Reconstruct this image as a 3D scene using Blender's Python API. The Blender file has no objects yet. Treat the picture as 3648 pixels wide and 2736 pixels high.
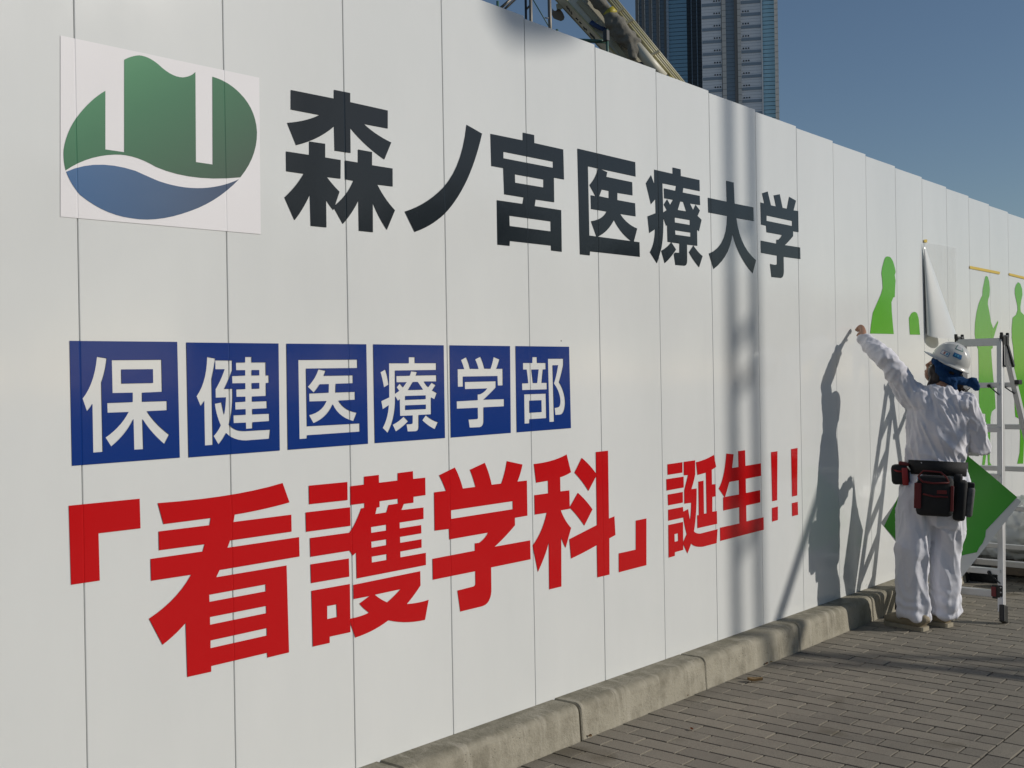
import bpy, bmesh, math, random
from mathutils import Vector, Matrix, Quaternion, noise
from mathutils.geometry import delaunay_2d_cdt

random.seed(7)
scene = bpy.context.scene
col = scene.collection
R = math.radians

# ------------------------------------------------------------------ camera
cam_d = bpy.data.cameras.new('camera')
cam = bpy.data.objects.new('camera', cam_d)
col.objects.link(cam)
YAW, PITCH, ROLL = R(49.774586), R(-0.154667), R(-0.965295)
CAM = Vector((-1.637796, -2.976366, 1.301233))
fwd = Vector((math.sin(YAW)*math.cos(PITCH), math.cos(YAW)*math.cos(PITCH), math.sin(PITCH)))
rgt = Vector((math.cos(YAW), -math.sin(YAW), 0))
upv = rgt.cross(fwd)
rg2 = math.cos(ROLL)*rgt + math.sin(ROLL)*upv
up2 = -math.sin(ROLL)*rgt + math.cos(ROLL)*upv
m = Matrix((rg2, up2, -fwd)).transposed().to_4x4()
m.translation = CAM
cam.matrix_world = m
cam_d.sensor_width = 36
cam_d.lens = 36*4013.989/3648
cam_d.clip_start = 0.05
cam_d.clip_end = 3000
scene.camera = cam

# ------------------------------------------------------------------ light
SUN_EL, SUN_AZ = R(24), R(180-31)          # azimuth from +Y towards +X
to_sun = Vector((math.sin(SUN_AZ)*math.cos(SUN_EL), math.cos(SUN_AZ)*math.cos(SUN_EL), math.sin(SUN_EL)))
world = bpy.data.worlds.new('World')
scene.world = world
world.use_nodes = True
wn = world.node_tree
sky = wn.nodes.new('ShaderNodeTexSky')
sky.sky_type = 'NISHITA'
sky.sun_disc = False
sky.sun_elevation = SUN_EL
sky.sun_rotation = SUN_AZ
sky.air_density = 1.0
sky.dust_density = 0.5
sky.ozone_density = 2.6
bg = wn.nodes['Background']
bg.inputs['Strength'].default_value = 0.066
wn.links.new(sky.outputs[0], bg.inputs['Color'])
sun_d = bpy.data.lights.new('sun', 'SUN')
sun_d.energy = 2.75
sun_d.angle = R(0.53)
sun_d.color = (1.0, 0.945, 0.86)
sun = bpy.data.objects.new('sun', sun_d)
sun.rotation_euler = to_sun.to_track_quat('Z', 'Y').to_euler()
sun.location = (20, -30, 25)
col.objects.link(sun)
scene.view_settings.view_transform = 'Standard'
scene.view_settings.look = 'None'
scene.view_settings.exposure = 0
scene.view_settings.gamma = 1
scene.view_settings.use_curve_mapping = False
scene.render.engine = 'CYCLES'

# ------------------------------------------------------------------ helpers
def obj(name, verts, faces, mat=None, parent=None, smooth=False, loc=None):
    me = bpy.data.meshes.new(name)
    me.from_pydata([tuple(v) for v in verts], [], faces)
    me.update()
    return mobj(name, me, mat, parent, smooth, loc)

def mobj(name, me, mat=None, parent=None, smooth=False, loc=None):
    if mat is not None and not me.materials:
        me.materials.append(mat)
    if smooth:
        for p in me.polygons:
            p.use_smooth = True
    o = bpy.data.objects.new(name, me)
    if loc is not None:
        o.location = loc
    if parent is not None:
        o.parent = parent
        o.matrix_parent_inverse = Matrix.Translation(parent_origin(parent)).inverted()
    col.objects.link(o)
    return o

def parent_origin(p):
    v = Vector(p.location)
    return v

def bobj(name, bm, mat=None, parent=None, smooth=False):
    bmesh.ops.recalc_face_normals(bm, faces=bm.faces)
    me = bpy.data.meshes.new(name)
    bm.to_mesh(me); bm.free()
    return mobj(name, me, mat, parent, smooth)

def empty(name, loc, label=None, cat=None, group=None, kind=None):
    o = bpy.data.objects.new(name, None)
    o.location = loc
    o.empty_display_size = 0.1
    col.objects.link(o)
    tag(o, label, cat, group, kind)
    return o

def tag(o, label=None, cat=None, group=None, kind=None):
    if label: o['label'] = label
    if cat: o['category'] = cat
    if group: o['group'] = group
    if kind: o['kind'] = kind
    return o

def box(bm, c, s, rot=None, bev=0):
    """box centre c, full size s, rot 3x3"""
    r = bmesh.ops.create_cube(bm, size=1)
    vs = r['verts']
    M = Matrix.Translation(Vector(c)) @ ((rot.to_4x4()) if rot is not None else Matrix.Identity(4)) @ Matrix.Diagonal((s[0], s[1], s[2], 1))
    bmesh.ops.transform(bm, matrix=M, verts=vs)
    if bev:
        es = list({e for v in vs for e in v.link_edges})
        bmesh.ops.bevel(bm, geom=es, offset=bev, segments=2, affect='EDGES', profile=.5)
    return vs

def frame(z, ref=Vector((0, 0, 1))):
    z = Vector(z).normalized()
    if abs(z.dot(ref)) > .98: ref = Vector((1, 0, 0))
    x = ref.cross(z).normalized()
    y = z.cross(x)
    return Matrix((x, y, z)).transposed()

def beam(bm, a, b, w, d, ref=Vector((0, 0, 1)), bev=0):
    """box from a to b; d along ref-ish, w across"""
    a, b = Vector(a), Vector(b)
    F = frame(b-a, Vector(ref))
    box(bm, (a+b)/2, (w, d, (b-a).length), F, bev)

def tube(bm, pts, rad, seg=14, cap=True, ref=None):
    """loft of ellipses through pts; rad = list of r or (rx,ry) or (rx,ry,xaxis)"""
    pts = [Vector(p) for p in pts]
    n = len(pts)
    rings = []
    px = None
    for i, p in enumerate(pts):
        t = (pts[min(i+1, n-1)]-pts[max(i-1, 0)]).normalized()
        r = rad[i] if isinstance(rad, (list, tuple)) else rad
        xa = ref
        if isinstance(r, (tuple, list)):
            if len(r) == 3: xa = Vector(r[2])
            rx, ry = r[0], r[1]
        else: rx = ry = r
        if xa is not None:
            x = Vector(xa) - t*Vector(xa).dot(t); x.normalize()
        elif px is not None:
            x = px - t*px.dot(t); x.normalize()
        else:
            x = frame(t).col[0].copy()
        px = x
        y = t.cross(x)
        rings.append([bm.verts.new(p + x*rx*math.cos(2*math.pi*k/seg) + y*ry*math.sin(2*math.pi*k/seg)) for k in range(seg)])
    for i in range(n-1):
        for k in range(seg):
            bm.faces.new((rings[i][k], rings[i][(k+1) % seg], rings[i+1][(k+1) % seg], rings[i+1][k]))
    if cap:
        bm.faces.new(rings[0][::-1]); bm.faces.new(rings[-1])
    return rings

def ball(bm, c, r, seg=14):
    rr = r if isinstance(r, (tuple, list)) else (r, r, r)
    v = bmesh.ops.create_uvsphere(bm, u_segments=seg, v_segments=max(6, seg//2+2), radius=1)['verts']
    bmesh.ops.transform(bm, matrix=Matrix.Translation(Vector(c)) @ Matrix.Diagonal((rr[0], rr[1], rr[2], 1)), verts=v)
    return v

def remesh(bm, voxel, smooth=4, name='tmp'):
    bmesh.ops.recalc_face_normals(bm, faces=bm.faces)
    me = bpy.data.meshes.new(name); bm.to_mesh(me); bm.free()
    o = bpy.data.objects.new(name, me); col.objects.link(o)
    md = o.modifiers.new('r', 'REMESH'); md.mode = 'VOXEL'; md.voxel_size = voxel
    if smooth:
        s = o.modifiers.new('s', 'SMOOTH'); s.iterations = smooth; s.factor = .5
    dg = bpy.context.evaluated_depsgraph_get()
    out = bpy.data.meshes.new_from_object(o.evaluated_get(dg))
    bpy.data.objects.remove(o)
    bpy.data.meshes.remove(me)
    out.name = name
    return out

def displace(me, fn):
    no = [v.normal.copy() for v in me.vertices]
    for v, nn in zip(me.vertices, no):
        v.co = v.co + nn*fn(v.co, nn)
    me.update()

def ccw(p):
    a = sum(p[i][0]*p[(i+1) % len(p)][1]-p[(i+1) % len(p)][0]*p[i][1] for i in range(len(p)))
    return p if a > 0 else p[::-1]

def fill2d(adds, subs=(), isl=(), lines=()):
    """union of adds minus subs plus isl, triangulated; -> verts2d, faces"""
    V, E, Fc, kind = [], [], [], []
    for k, L in enumerate((adds, subs, isl)):
        for p in L:
            p = ccw(list(p))
            q = []
            for a in p:
                if not q or (abs(a[0]-q[-1][0])+abs(a[1]-q[-1][1])) > 1e-5: q.append(a)
            b = len(V); V += [Vector((a[0], a[1])) for a in q]
            Fc.append(list(range(b, b+len(q)))); kind.append(k)
    for (a, b) in lines:
        i = len(V); V += [Vector(a), Vector(b)]; E.append((i, i+1))
    vo, eo, fo, ov, oe, of = delaunay_2d_cdt(V, E, Fc, 0, 1e-6, True)
    keep = []
    for f, ids in zip(fo, of):
        ks = {kind[i] for i in ids}
        if 2 in ks or (0 in ks and 1 not in ks): keep.append(f)
    return vo, keep

# ------------------------------------------------------------------ materials
def mat(name, color, rough=.6, metal=0, spec=.5, var=0, vscale=8, bump=0, bscale=40, coat=0, stretch=None, alpha=None):
    m_ = bpy.data.materials.new(name); m_.use_nodes = True
    nt = m_.node_tree; b = nt.nodes['Principled BSDF']
    b.inputs['Base Color'].default_value = (*color, 1)
    b.inputs['Roughness'].default_value = rough
    b.inputs['Metallic'].default_value = metal
    b.inputs['Specular IOR Level'].default_value = spec
    if coat:
        b.inputs['Coat Weight'].default_value = coat
        b.inputs['Coat Roughness'].default_value = .08
    tc = None
    if var or bump:
        tc = nt.nodes.new('ShaderNodeTexCoord')
        src = tc.outputs['Object']
        if stretch:
            mp = nt.nodes.new('ShaderNodeMapping'); mp.inputs['Scale'].default_value = stretch
            nt.links.new(src, mp.inputs[0]); src = mp.outputs[0]
    if var:
        n = nt.nodes.new('ShaderNodeTexNoise'); n.inputs['Scale'].default_value = vscale; n.inputs['Detail'].default_value = 6
        nt.links.new(src, n.inputs['Vector'])
        mx = nt.nodes.new('ShaderNodeMix'); mx.data_type = 'RGBA'
        mx.inputs[6].default_value = (*[c*(1-var) for c in color], 1)
        mx.inputs[7].default_value = (*[min(1, c*(1+var)) for c in color], 1)
        nt.links.new(n.outputs['Fac'], mx.inputs[0]); nt.links.new(mx.outputs[2], b.inputs['Base Color'])
    if bump:
        n2 = nt.nodes.new('ShaderNodeTexNoise'); n2.inputs['Scale'].default_value = bscale; n2.inputs['Detail'].default_value = 4
        nt.links.new(src, n2.inputs['Vector'])
        bp = nt.nodes.new('ShaderNodeBump'); bp.inputs['Strength'].default_value = bump; bp.inputs['Distance'].default_value = .01
        nt.links.new(n2.outputs['Fac'], bp.inputs['Height']); nt.links.new(bp.outputs[0], b.inputs['Normal'])
    if alpha is not None:
        b.inputs['Alpha'].default_value = alpha
    return m_

M = {}
def panel_material():
    m_ = bpy.data.materials.new('white_enamel'); m_.use_nodes = True
    nt = m_.node_tree; b = nt.nodes['Principled BSDF']; L = nt.links.new
    b.inputs['Roughness'].default_value = .09
    b.inputs['Specular IOR Level'].default_value = .5
    geo = nt.nodes.new('ShaderNodeNewGeometry')
    n = nt.nodes.new('ShaderNodeTexNoise'); n.inputs['Scale'].default_value = 1.3; n.inputs['Detail'].default_value = 8
    n.inputs['Roughness'].default_value = .65
    mp = nt.nodes.new('ShaderNodeMapping'); mp.inputs['Scale'].default_value = (1, 1, .35)
    L(geo.outputs['Position'], mp.inputs[0]); L(mp.outputs[0], n.inputs['Vector'])
    cr = nt.nodes.new('ShaderNodeValToRGB')
    cr.color_ramp.elements[0].position = .3; cr.color_ramp.elements[0].color = (.650, .664, .655, 1)
    cr.color_ramp.elements[1].position = .7; cr.color_ramp.elements[1].color = (.705, .716, .704, 1)
    L(n.outputs['Fac'], cr.inputs[0])
    # sparse dark specks and scuffs
    v = nt.nodes.new('ShaderNodeTexVoronoi'); v.inputs['Scale'].default_value = 3.1
    L(geo.outputs['Position'], v.inputs['Vector'])
    lt = nt.nodes.new('ShaderNodeMath'); lt.operation = 'LESS_THAN'; lt.inputs[1].default_value = .012
    L(v.outputs['Distance'], lt.inputs[0])
    mx = nt.nodes.new('ShaderNodeMix'); mx.data_type = 'RGBA'; mx.inputs[7].default_value = (.2, .19, .17, 1)
    L(lt.outputs[0], mx.inputs[0]); L(cr.outputs[0], mx.inputs[6]); L(mx.outputs[2], b.inputs['Base Color'])
    # faint oil-canning of the sheet
    n2 = nt.nodes.new('ShaderNodeTexNoise'); n2.inputs['Scale'].default_value = 2.2; n2.inputs['Detail'].default_value = 1
    mp2 = nt.nodes.new('ShaderNodeMapping'); mp2.inputs['Scale'].default_value = (1, 1, .5)
    L(geo.outputs['Position'], mp2.inputs[0]); L(mp2.outputs[0], n2.inputs['Vector'])
    bp = nt.nodes.new('ShaderNodeBump'); bp.inputs['Strength'].default_value = .35; bp.inputs['Distance'].default_value = .004
    L(n2.outputs['Fac'], bp.inputs['Height']); L(bp.outputs[0], b.inputs['Normal'])
    n3 = nt.nodes.new('ShaderNodeTexNoise'); n3.inputs['Scale'].default_value = 5; n3.inputs['Detail'].default_value = 5
    L(geo.outputs['Position'], n3.inputs['Vector'])
    mr = nt.nodes.new('ShaderNodeMapRange'); mr.inputs[3].default_value = .06; mr.inputs[4].default_value = .13
    L(n3.outputs['Fac'], mr.inputs[0]); L(mr.outputs[0], b.inputs['Roughness'])
    return m_

def vinyl(name, color, rough=.11, var=.04):
    m_ = mat(name, color, rough, spec=.38, var=var, vscale=3)
    nt = m_.node_tree; b = nt.nodes['Principled BSDF']; L = nt.links.new
    geo = nt.nodes.new('ShaderNodeNewGeometry')
    n2 = nt.nodes.new('ShaderNodeTexNoise'); n2.inputs['Scale'].default_value = 3.5; n2.inputs['Detail'].default_value = 3
    L(geo.outputs['Position'], n2.inputs['Vector'])
    bp = nt.nodes.new('ShaderNodeBump'); bp.inputs['Strength'].default_value = .3; bp.inputs['Distance'].default_value = .004
    L(n2.outputs['Fac'], bp.inputs['Height']); L(bp.outputs[0], b.inputs['Normal'])
    return m_

def gradient_vinyl(name, stops, p0, p1):
    """print gradient, pale reflection veil put into its colours, along the wall from p0 to p1 (u,z)"""
    m_ = vinyl(name, stops[0][1])
    nt = m_.node_tree; b = nt.nodes['Principled BSDF']; L = nt.links.new
    geo = nt.nodes.new('ShaderNodeNewGeometry')
    d = Vector((p1[0]-p0[0], 0, p1[1]-p0[1])); l2 = d.length_squared
    sub = nt.nodes.new('ShaderNodeVectorMath'); sub.operation = 'SUBTRACT'; sub.inputs[1].default_value = (p0[0], 0, p0[1])
    dot = nt.nodes.new('ShaderNodeVectorMath'); dot.operation = 'DOT_PRODUCT'; dot.inputs[1].default_value = tuple(d/l2)
    L(geo.outputs['Position'], sub.inputs[0]); L(sub.outputs[0], dot.inputs[0])
    cr = nt.nodes.new('ShaderNodeValToRGB')
    el = cr.color_ramp.elements
    while len(el) < len(stops): el.new(.5)
    for e, (t, c) in zip(el, stops): e.position = t; e.color = (*c, 1)
    L(dot.outputs['Value'], cr.inputs[0]); L(cr.outputs[0], b.inputs['Base Color'])
    return m_

def film_material(dens):
    m_ = bpy.data.materials.new('clear_film'); m_.use_nodes = True
    nt = m_.node_tree; b = nt.nodes['Principled BSDF']; L = nt.links.new
    b.inputs['Base Color'].default_value = (.75, .75, .73, 1); b.inputs['Roughness'].default_value = .12
    tr = nt.nodes.new('ShaderNodeBsdfTransparent')
    mx = nt.nodes.new('ShaderNodeMixShader'); mx.inputs[0].default_value = dens
    n = nt.nodes.new('ShaderNodeTexNoise'); n.inputs['Scale'].default_value = 6; n.inputs['Detail'].default_value = 3
    geo = nt.nodes.new('ShaderNodeNewGeometry'); mp = nt.nodes.new('ShaderNodeMapping'); mp.inputs['Scale'].default_value = (3, 1, .8)
    L(geo.outputs['Position'], mp.inputs[0]); L(mp.outputs[0], n.inputs['Vector'])
    bp = nt.nodes.new('ShaderNodeBump'); bp.inputs['Strength'].default_value = .7; bp.inputs['Distance'].default_value = .02
    L(n.outputs['Fac'], bp.inputs['Height']); L(bp.outputs[0], b.inputs['Normal'])
    L(tr.outputs[0], mx.inputs[1]); L(b.outputs[0], mx.inputs[2])
    L(mx.outputs[0], nt.nodes['Material Output'].inputs['Surface'])
    return m_

def concrete_material():
    m_ = bpy.data.materials.new('kerb_concrete'); m_.use_nodes = True
    nt = m_.node_tree; b = nt.nodes['Principled BSDF']; L = nt.links.new
    b.inputs['Roughness'].default_value = .85; b.inputs['Specular IOR Level'].default_value = .25
    geo = nt.nodes.new('ShaderNodeNewGeometry')
    def noise_(sc, det, scale=(1, 1, 1), rough=.6):
        mp = nt.nodes.new('ShaderNodeMapping'); mp.inputs['Scale'].default_value = scale
        n = nt.nodes.new('ShaderNodeTexNoise'); n.inputs['Scale'].default_value = sc; n.inputs['Detail'].default_value = det; n.inputs['Roughness'].default_value = rough
        L(geo.outputs['Position'], mp.inputs[0]); L(mp.outputs[0], n.inputs['Vector'])
        return n.outputs['Fac']
    def mix(fac, a, c):
        mx = nt.nodes.new('ShaderNodeMix'); mx.data_type = 'RGBA'
        L(fac, mx.inputs[0])
        for k, s in ((6, a), (7, c)):
            if isinstance(s, tuple): mx.inputs[k].default_value = (*s, 1)
            else: L(s, mx.inputs[k])
        return mx.outputs[2]
    def ramp(x, lo, hi):
        r = nt.nodes.new('ShaderNodeMapRange'); r.inputs[1].default_value = lo; r.inputs[2].default_value = hi
        L(x, r.inputs[0]); return r.outputs[0]
    c = mix(noise_(7, 8, rough=.7), (.285, .262, .205), (.405, .374, .298))
    # lichen / dirt blotches, heavier on the flat top
    blot = ramp(noise_(4.5, 6, (1, 1.5, 1), .7), .47, .68)
    c = mix(blot, c, (.20, .182, .138))
    # grime that has settled on the flat top
    sn = nt.nodes.new('ShaderNodeSeparateXYZ'); L(geo.outputs['Normal'], sn.inputs[0])
    tpf = nt.nodes.new('ShaderNodeMath'); tpf.operation = 'MULTIPLY'; L(ramp(sn.outputs['Z'], .3, .95), tpf.inputs[0]); L(ramp(noise_(9, 6, (1, 1.6, 1), .7), .25, .7), tpf.inputs[1])
    c = mix(tpf.outputs[0], c, (.20, .185, .135))
    # runs down the face
    run = ramp(noise_(22, 5, (1, .3, .14), .65), .52, .72)
    c = mix(run, c, (.40, .37, .30))
    sp = nt.nodes.new('ShaderNodeTexVoronoi'); sp.inputs['Scale'].default_value = 55
    L(geo.outputs['Position'], sp.inputs['Vector'])
    hole = nt.nodes.new('ShaderNodeMath'); hole.operation = 'LESS_THAN'; hole.inputs[1].default_value = .13
    L(sp.outputs['Distance'], hole.inputs[0])
    sel = nt.nodes.new('ShaderNodeMath'); sel.operation = 'MULTIPLY'
    L(hole.outputs[0], sel.inputs[0]); L(ramp(noise_(6, 2), .55, .6), sel.inputs[1])
    c = mix(sel.outputs[0], c, (.10, .09, .07))
    L(c, b.inputs['Base Color'])
    bp = nt.nodes.new('ShaderNodeBump'); bp.inputs['Strength'].default_value = .9; bp.inputs['Distance'].default_value = .005
    L(noise_(90, 8), bp.inputs['Height']); L(bp.outputs[0], b.inputs['Normal'])
    return m_

def brick_material():
    m_ = bpy.data.materials.new('paving_concrete'); m_.use_nodes = True
    nt = m_.node_tree; b = nt.nodes['Principled BSDF']; L = nt.links.new
    b.inputs['Roughness'].default_value = .9; b.inputs['Specular IOR Level'].default_value = .2
    geo = nt.nodes.new('ShaderNodeNewGeometry'); oi = nt.nodes.new('ShaderNodeObjectInfo')
    att = nt.nodes.new('ShaderNodeAttribute'); att.attribute_name = 'tone'
    n = nt.nodes.new('ShaderNodeTexNoise'); n.inputs['Scale'].default_value = 2.2; n.inputs['Detail'].default_value = 5
    L(geo.outputs['Position'], n.inputs['Vector'])
    fine = nt.nodes.new('ShaderNodeTexNoise'); fine.inputs['Scale'].default_value = 260; fine.inputs['Detail'].default_value = 3
    L(geo.outputs['Position'], fine.inputs['Vector'])
    add = nt.nodes.new('ShaderNodeMath'); add.operation = 'ADD'
    L(oi.outputs['Random'], add.inputs[0]); L(att.outputs['Fac'], add.inputs[1])
    sc = nt.nodes.new('ShaderNodeMath'); sc.operation = 'MULTIPLY_ADD'; sc.inputs[1].default_value = .45
    L(add.outputs[0], sc.inputs[0]); L(n.outputs['Fac'], sc.inputs[2])
    cr = nt.nodes.new('ShaderNodeValToRGB')
    e = cr.color_ramp.elements
    e[0].position = .3; e[0].color = (.180, .166, .138, 1)
    e[1].position = 1.0; e[1].color = (.272, .246, .198, 1)
    L(sc.outputs[0], cr.inputs[0])
    mx = nt.nodes.new('ShaderNodeMix'); mx.data_type = 'RGBA'; mx.blend_type = 'MULTIPLY'; mx.inputs[0].default_value = 1
    cr2 = nt.nodes.new('ShaderNodeValToRGB'); cr2.color_ramp.elements[0].position = .3; cr2.color_ramp.elements[0].color = (.72, .72, .72, 1)
    cr2.color_ramp.elements[1].position = .7; cr2.color_ramp.elements[1].color = (1.2, 1.2, 1.2, 1)
    L(fine.outputs['Fac'], cr2.inputs[0]); L(cr.outputs[0], mx.inputs[6]); L(cr2.outputs[0], mx.inputs[7])
    # a few stains
    st = nt.nodes.new('ShaderNodeTexNoise'); st.inputs['Scale'].default_value = 3.3; st.inputs['Detail'].default_value = 2
    L(geo.outputs['Position'], st.inputs['Vector'])
    mr = nt.nodes.new('ShaderNodeMapRange'); mr.inputs[1].default_value = .66; mr.inputs[2].default_value = .76; mr.inputs[4].default_value = .55
    L(st.outputs['Fac'], mr.inputs[0])
    mx2 = nt.nodes.new('ShaderNodeMix'); mx2.data_type = 'RGBA'; mx2.inputs[7].default_value = (.10, .085, .055, 1)
    L(mr.outputs[0], mx2.inputs[0]); L(mx.outputs[2], mx2.inputs[6]); L(mx2.outputs[2], b.inputs['Base Color'])
    bp = nt.nodes.new('ShaderNodeBump'); bp.inputs['Strength'].default_value = .4; bp.inputs['Distance'].default_value = .002
    L(fine.outputs['Fac'], bp.inputs['Height']); L(bp.outputs[0], b.inputs['Normal'])
    return m_

M['panel'] = panel_material()
M['black'] = vinyl('black_vinyl', (.010, .014, .018))  # blue cast stands in for the sky reflected in the letters
M['red'] = vinyl('red_vinyl', (.50, .007, .009))
M['blue'] = vinyl('blue_vinyl', (.004, .032, .19))
M['green'] = vinyl('green_vinyl', (.085, .36, .010))
M['logo'] = vinyl('white_vinyl', (.80, .78, .79))
M['kerb'] = concrete_material()
M['brick'] = brick_material()
M['film'] = film_material(.22)
M['thin_film'] = film_material(.06)
M['tape'] = mat('yellow_tape', (.62, .44, .06), .5)

# ------------------------------------------------------------------ ground, pavement, kerb
BS = -0.00846737
def gz(x): return -0.1849 + BS*x            # pavement surface height
ground = obj('ground', [(-600, -600, -.5), (900, -600, -.5), (900, 900, -.5), (-600, 900, -.5)], [(0, 1, 2, 3)],
             mat('site_soil', (.16, .14, .11), .95, var=.3, vscale=.4, bump=.5, bscale=6))
ground['kind'] = 'structure'
road = obj('road', [(-300, -60, -.40), (400, -60, -.40), (400, -4.62, -.40), (-300, -4.62, -.40)], [(0, 1, 2, 3)],
           mat('asphalt', (.05, .05, .052), .9, var=.25, vscale=30, bump=.6, bscale=120))
road['kind'] = 'structure'
X0, X1 = -8.0, 26.0
pv = []
for x in (X0, X1):
    pv += [(x, -4.6, -.5), (x, .6, -.5), (x, .6, gz(x)-.011), (x, -4.6, gz(x)-.011)]
pavement = obj('pavement', pv, [(0, 1, 2, 3), (7, 6, 5, 4), (3, 2, 6, 7), (0, 3, 7, 4)],
               mat('joint_sand', (.022, .020, .017), .95, var=.4, vscale=60, bump=.6, bscale=200))
pavement['kind'] = 'structure'

def brick_mesh(name, l, w, h=.05, b=.0012):
    """paver: l along y, w along x, top at z=0, slightly rounded arris"""
    v = []
    for (ix, z) in ((0, -h), (0, -b), (b, 0)):
        v += [(-w/2+ix, -l/2+ix, z), (w/2-ix, -l/2+ix, z), (w/2-ix, l/2-ix, z), (-w/2+ix, l/2-ix, z)]
    f = []
    for k in (0, 4):
        for i in range(4):
            f.append((k+i, k+(i+1) % 4, k+4+(i+1) % 4, k+4+i))
    f.append((8, 9, 10, 11))
    me = bpy.data.meshes.new(name); me.from_pydata(v, [], f); me.materials.append(M['brick'])
    return me
GAP = .0075
full_me = brick_mesh('paver', .196-GAP, .0993-GAP)
half_me = brick_mesh('half_paver', .098-GAP, .0993-GAP)
bord_me = brick_mesh('border_paver', .0945-GAP, .1986-GAP)
spots = []
cut_me = {}
tilt = Matrix.Rotation(-BS, 3, 'Y')
n0 = int((X0-2.117)/.0993)+1
for n in range(n0, int((X1-2.117)/.0993)):
    x = 2.117+.0993*(n+.5)
    odd = n % 2
    def col_of(y0, y1):
        y = y0
        if not odd:
            spots.append((half_me, x, y-.049)); y -= .098
        while y-.196 > y1-.003:
            spots.append((full_me, x, y-.098)); y -= .196
        if y-y1 > .03:                       # cut piece at the edge
            k = round(y-y1, 3)
            if k not in cut_me: cut_me[k] = brick_mesh('cut_paver', k-GAP, .0993-GAP)
            spots.append((cut_me[k], x, (y+y1)/2))
    col_of(-.146, -1.51)
    col_of(-1.607, -4.57)
for n in range(int((X0-2.965)/.1986)+1, int((X1-2.965)/.1986)):
    spots.append((bord_me, 2.965+.1986*(n+.5), -1.5585))
def scr(p):
    d = Vector(p)-CAM
    z = d.dot(fwd)
    if z < .3: return None
    return d.dot(rg2)/z, d.dot(up2)/z, z
hw, hh = 1824/4014, 1368/4014
vis, rest = [], []
for s in spots:
    q = scr((s[1], s[2], gz(s[1])))
    if q and abs(q[0]) < hw+.02 and abs(q[1]) < hh+.02:
        vis.append((q[2], s))
    else: rest.append(s)
vis.sort(key=lambda t: t[0])
near, far = [s for _, s in vis[:300]], [s for _, s in vis[300:]]
for s in near:
    o = bpy.data.objects.new('paving_brick', s[0])
    o.parent = pavement
    o.location = (s[1]+random.uniform(-.0012, .0012), s[2]+random.uniform(-.0012, .0012), gz(s[1])+random.uniform(-.0012, .0012))
    o.rotation_euler = (random.gauss(0, .004), -BS+random.gauss(0, .005), random.gauss(0, .004))
    col.objects.link(o)
vv, ff, tone = [], [], []
for s in far+rest:
    b = len(vv)
    if s[1] < -6 or s[1] > 22: continue
    M4 = Matrix.Translation((s[1], s[2], gz(s[1])+random.uniform(-.0012, .0012))) @ Matrix.Rotation(random.gauss(0, .004), 4, 'X') @ Matrix.Rotation(-BS+random.gauss(0, .005), 4, 'Y')
    for v in s[0].vertices: vv.append(M4 @ v.co)
    t = random.random()
    for p in s[0].polygons:
        ff.append([b+i for i in p.vertices]); tone.append(t)
bo = obj('paving_brick_field', vv, ff, M['brick'], pavement)
at = bo.data.attributes.new('tone', 'FLOAT', 'FACE')
at.data.foreach_set('value', tone)
bo['kind'] = 'stuff'

# kerb stones
kerb = empty('kerb', (0, -.07, gz(0)), kind='structure')
prof = [(.045, -.16), (.045, .148)]
prof += [(-.105, .149)]
for k in range(1, 7):
    a = k/7*math.pi/2
    prof.append((-.105-.034*math.sin(a), .117+.032*math.cos(a)))
prof += [(-.1405, .112), (-.1475, 0), (-.1475, -.16)]
KL = 1.012
ks_v, ks_f = [], []
n = len(prof)
for x, s in ((.0045, .975), (.010, 1), (KL-.010, 1), (KL-.0045, .975)):
    for (y, z) in prof:
        ks_v.append((x, y*s if y < 0 else y, z if z < .05 else z-(1-s)*.4))
for k in range(3):
    for i in range(n-1):
        ks_f.append((k*n+i, k*n+i+1, (k+1)*n+i+1, (k+1)*n+i))
ks_f.append(list(range(n))[::-1]); ks_f.append(list(range(3*n, 4*n)))
kme = bpy.data.meshes.new('kerb_stone'); kme.from_pydata(ks_v, [], ks_f); kme.materials.append(M['kerb'])
for i in range(-7, 20):
    x = 2.12+KL*i
    o = bpy.data.objects.new('kerb_stone', kme)
    o.parent = kerb
    o.location = (x, .07+random.uniform(-.002, .002), gz(x)-gz(0)+random.uniform(-.0015, .0015))
    o.rotation_euler = (0, -BS, random.uniform(-.0015, .0015))
    col.objects.link(o)

# ------------------------------------------------------------------ hoarding
W = .5
def top(i): return 2.8649-.01102*i
hoard = empty('site_hoarding', (0, .02, gz(0)), 'long white steel panel hoarding with Japanese lettering along the pavement', 'hoarding')
ph = 3.25
pp = [(.0014, .034), (.0014, .003), (.0019, .001), (.0036, 0), (.4964, 0), (.4981, .001), (.4986, .003), (.4986, .007), (.5022, .007), (.5022, .011), (.4986, .011), (.4986, .034)]
n = len(pp)
pm_v = [(x, y, z) for z in (-ph, 0) for (x, y) in pp]
pm_f = [(i, (i+1) % n, n+(i+1) % n, n+i) for i in range(n)]
pm_f = [f[::-1] if False else f for f in pm_f]
pm_f += [list(range(n, 2*n)), list(range(n))[::-1]]
bmp = bmesh.new()
bv = [bmp.verts.new(v) for v in pm_v]
for f in pm_f: bmp.faces.new([bv[i] for i in f])
bmesh.ops.recalc_face_normals(bmp, faces=bmp.faces)
pme = bpy.data.meshes.new('hoarding_panel'); bmp.to_mesh(pme); bmp.free(); pme.materials.append(M['panel'])
for i in range(-8, 44):
    o = bpy.data.objects.new('hoarding_panel', pme)
    o.parent = hoard
    o.location = (W*(i-1), -.02+random.uniform(0, .0003), top(i)-gz(0))
    o.rotation_euler = (random.uniform(-.00012, .00012), 0, random.uniform(-.0008, .0008))
    col.objects.link(o)
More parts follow.
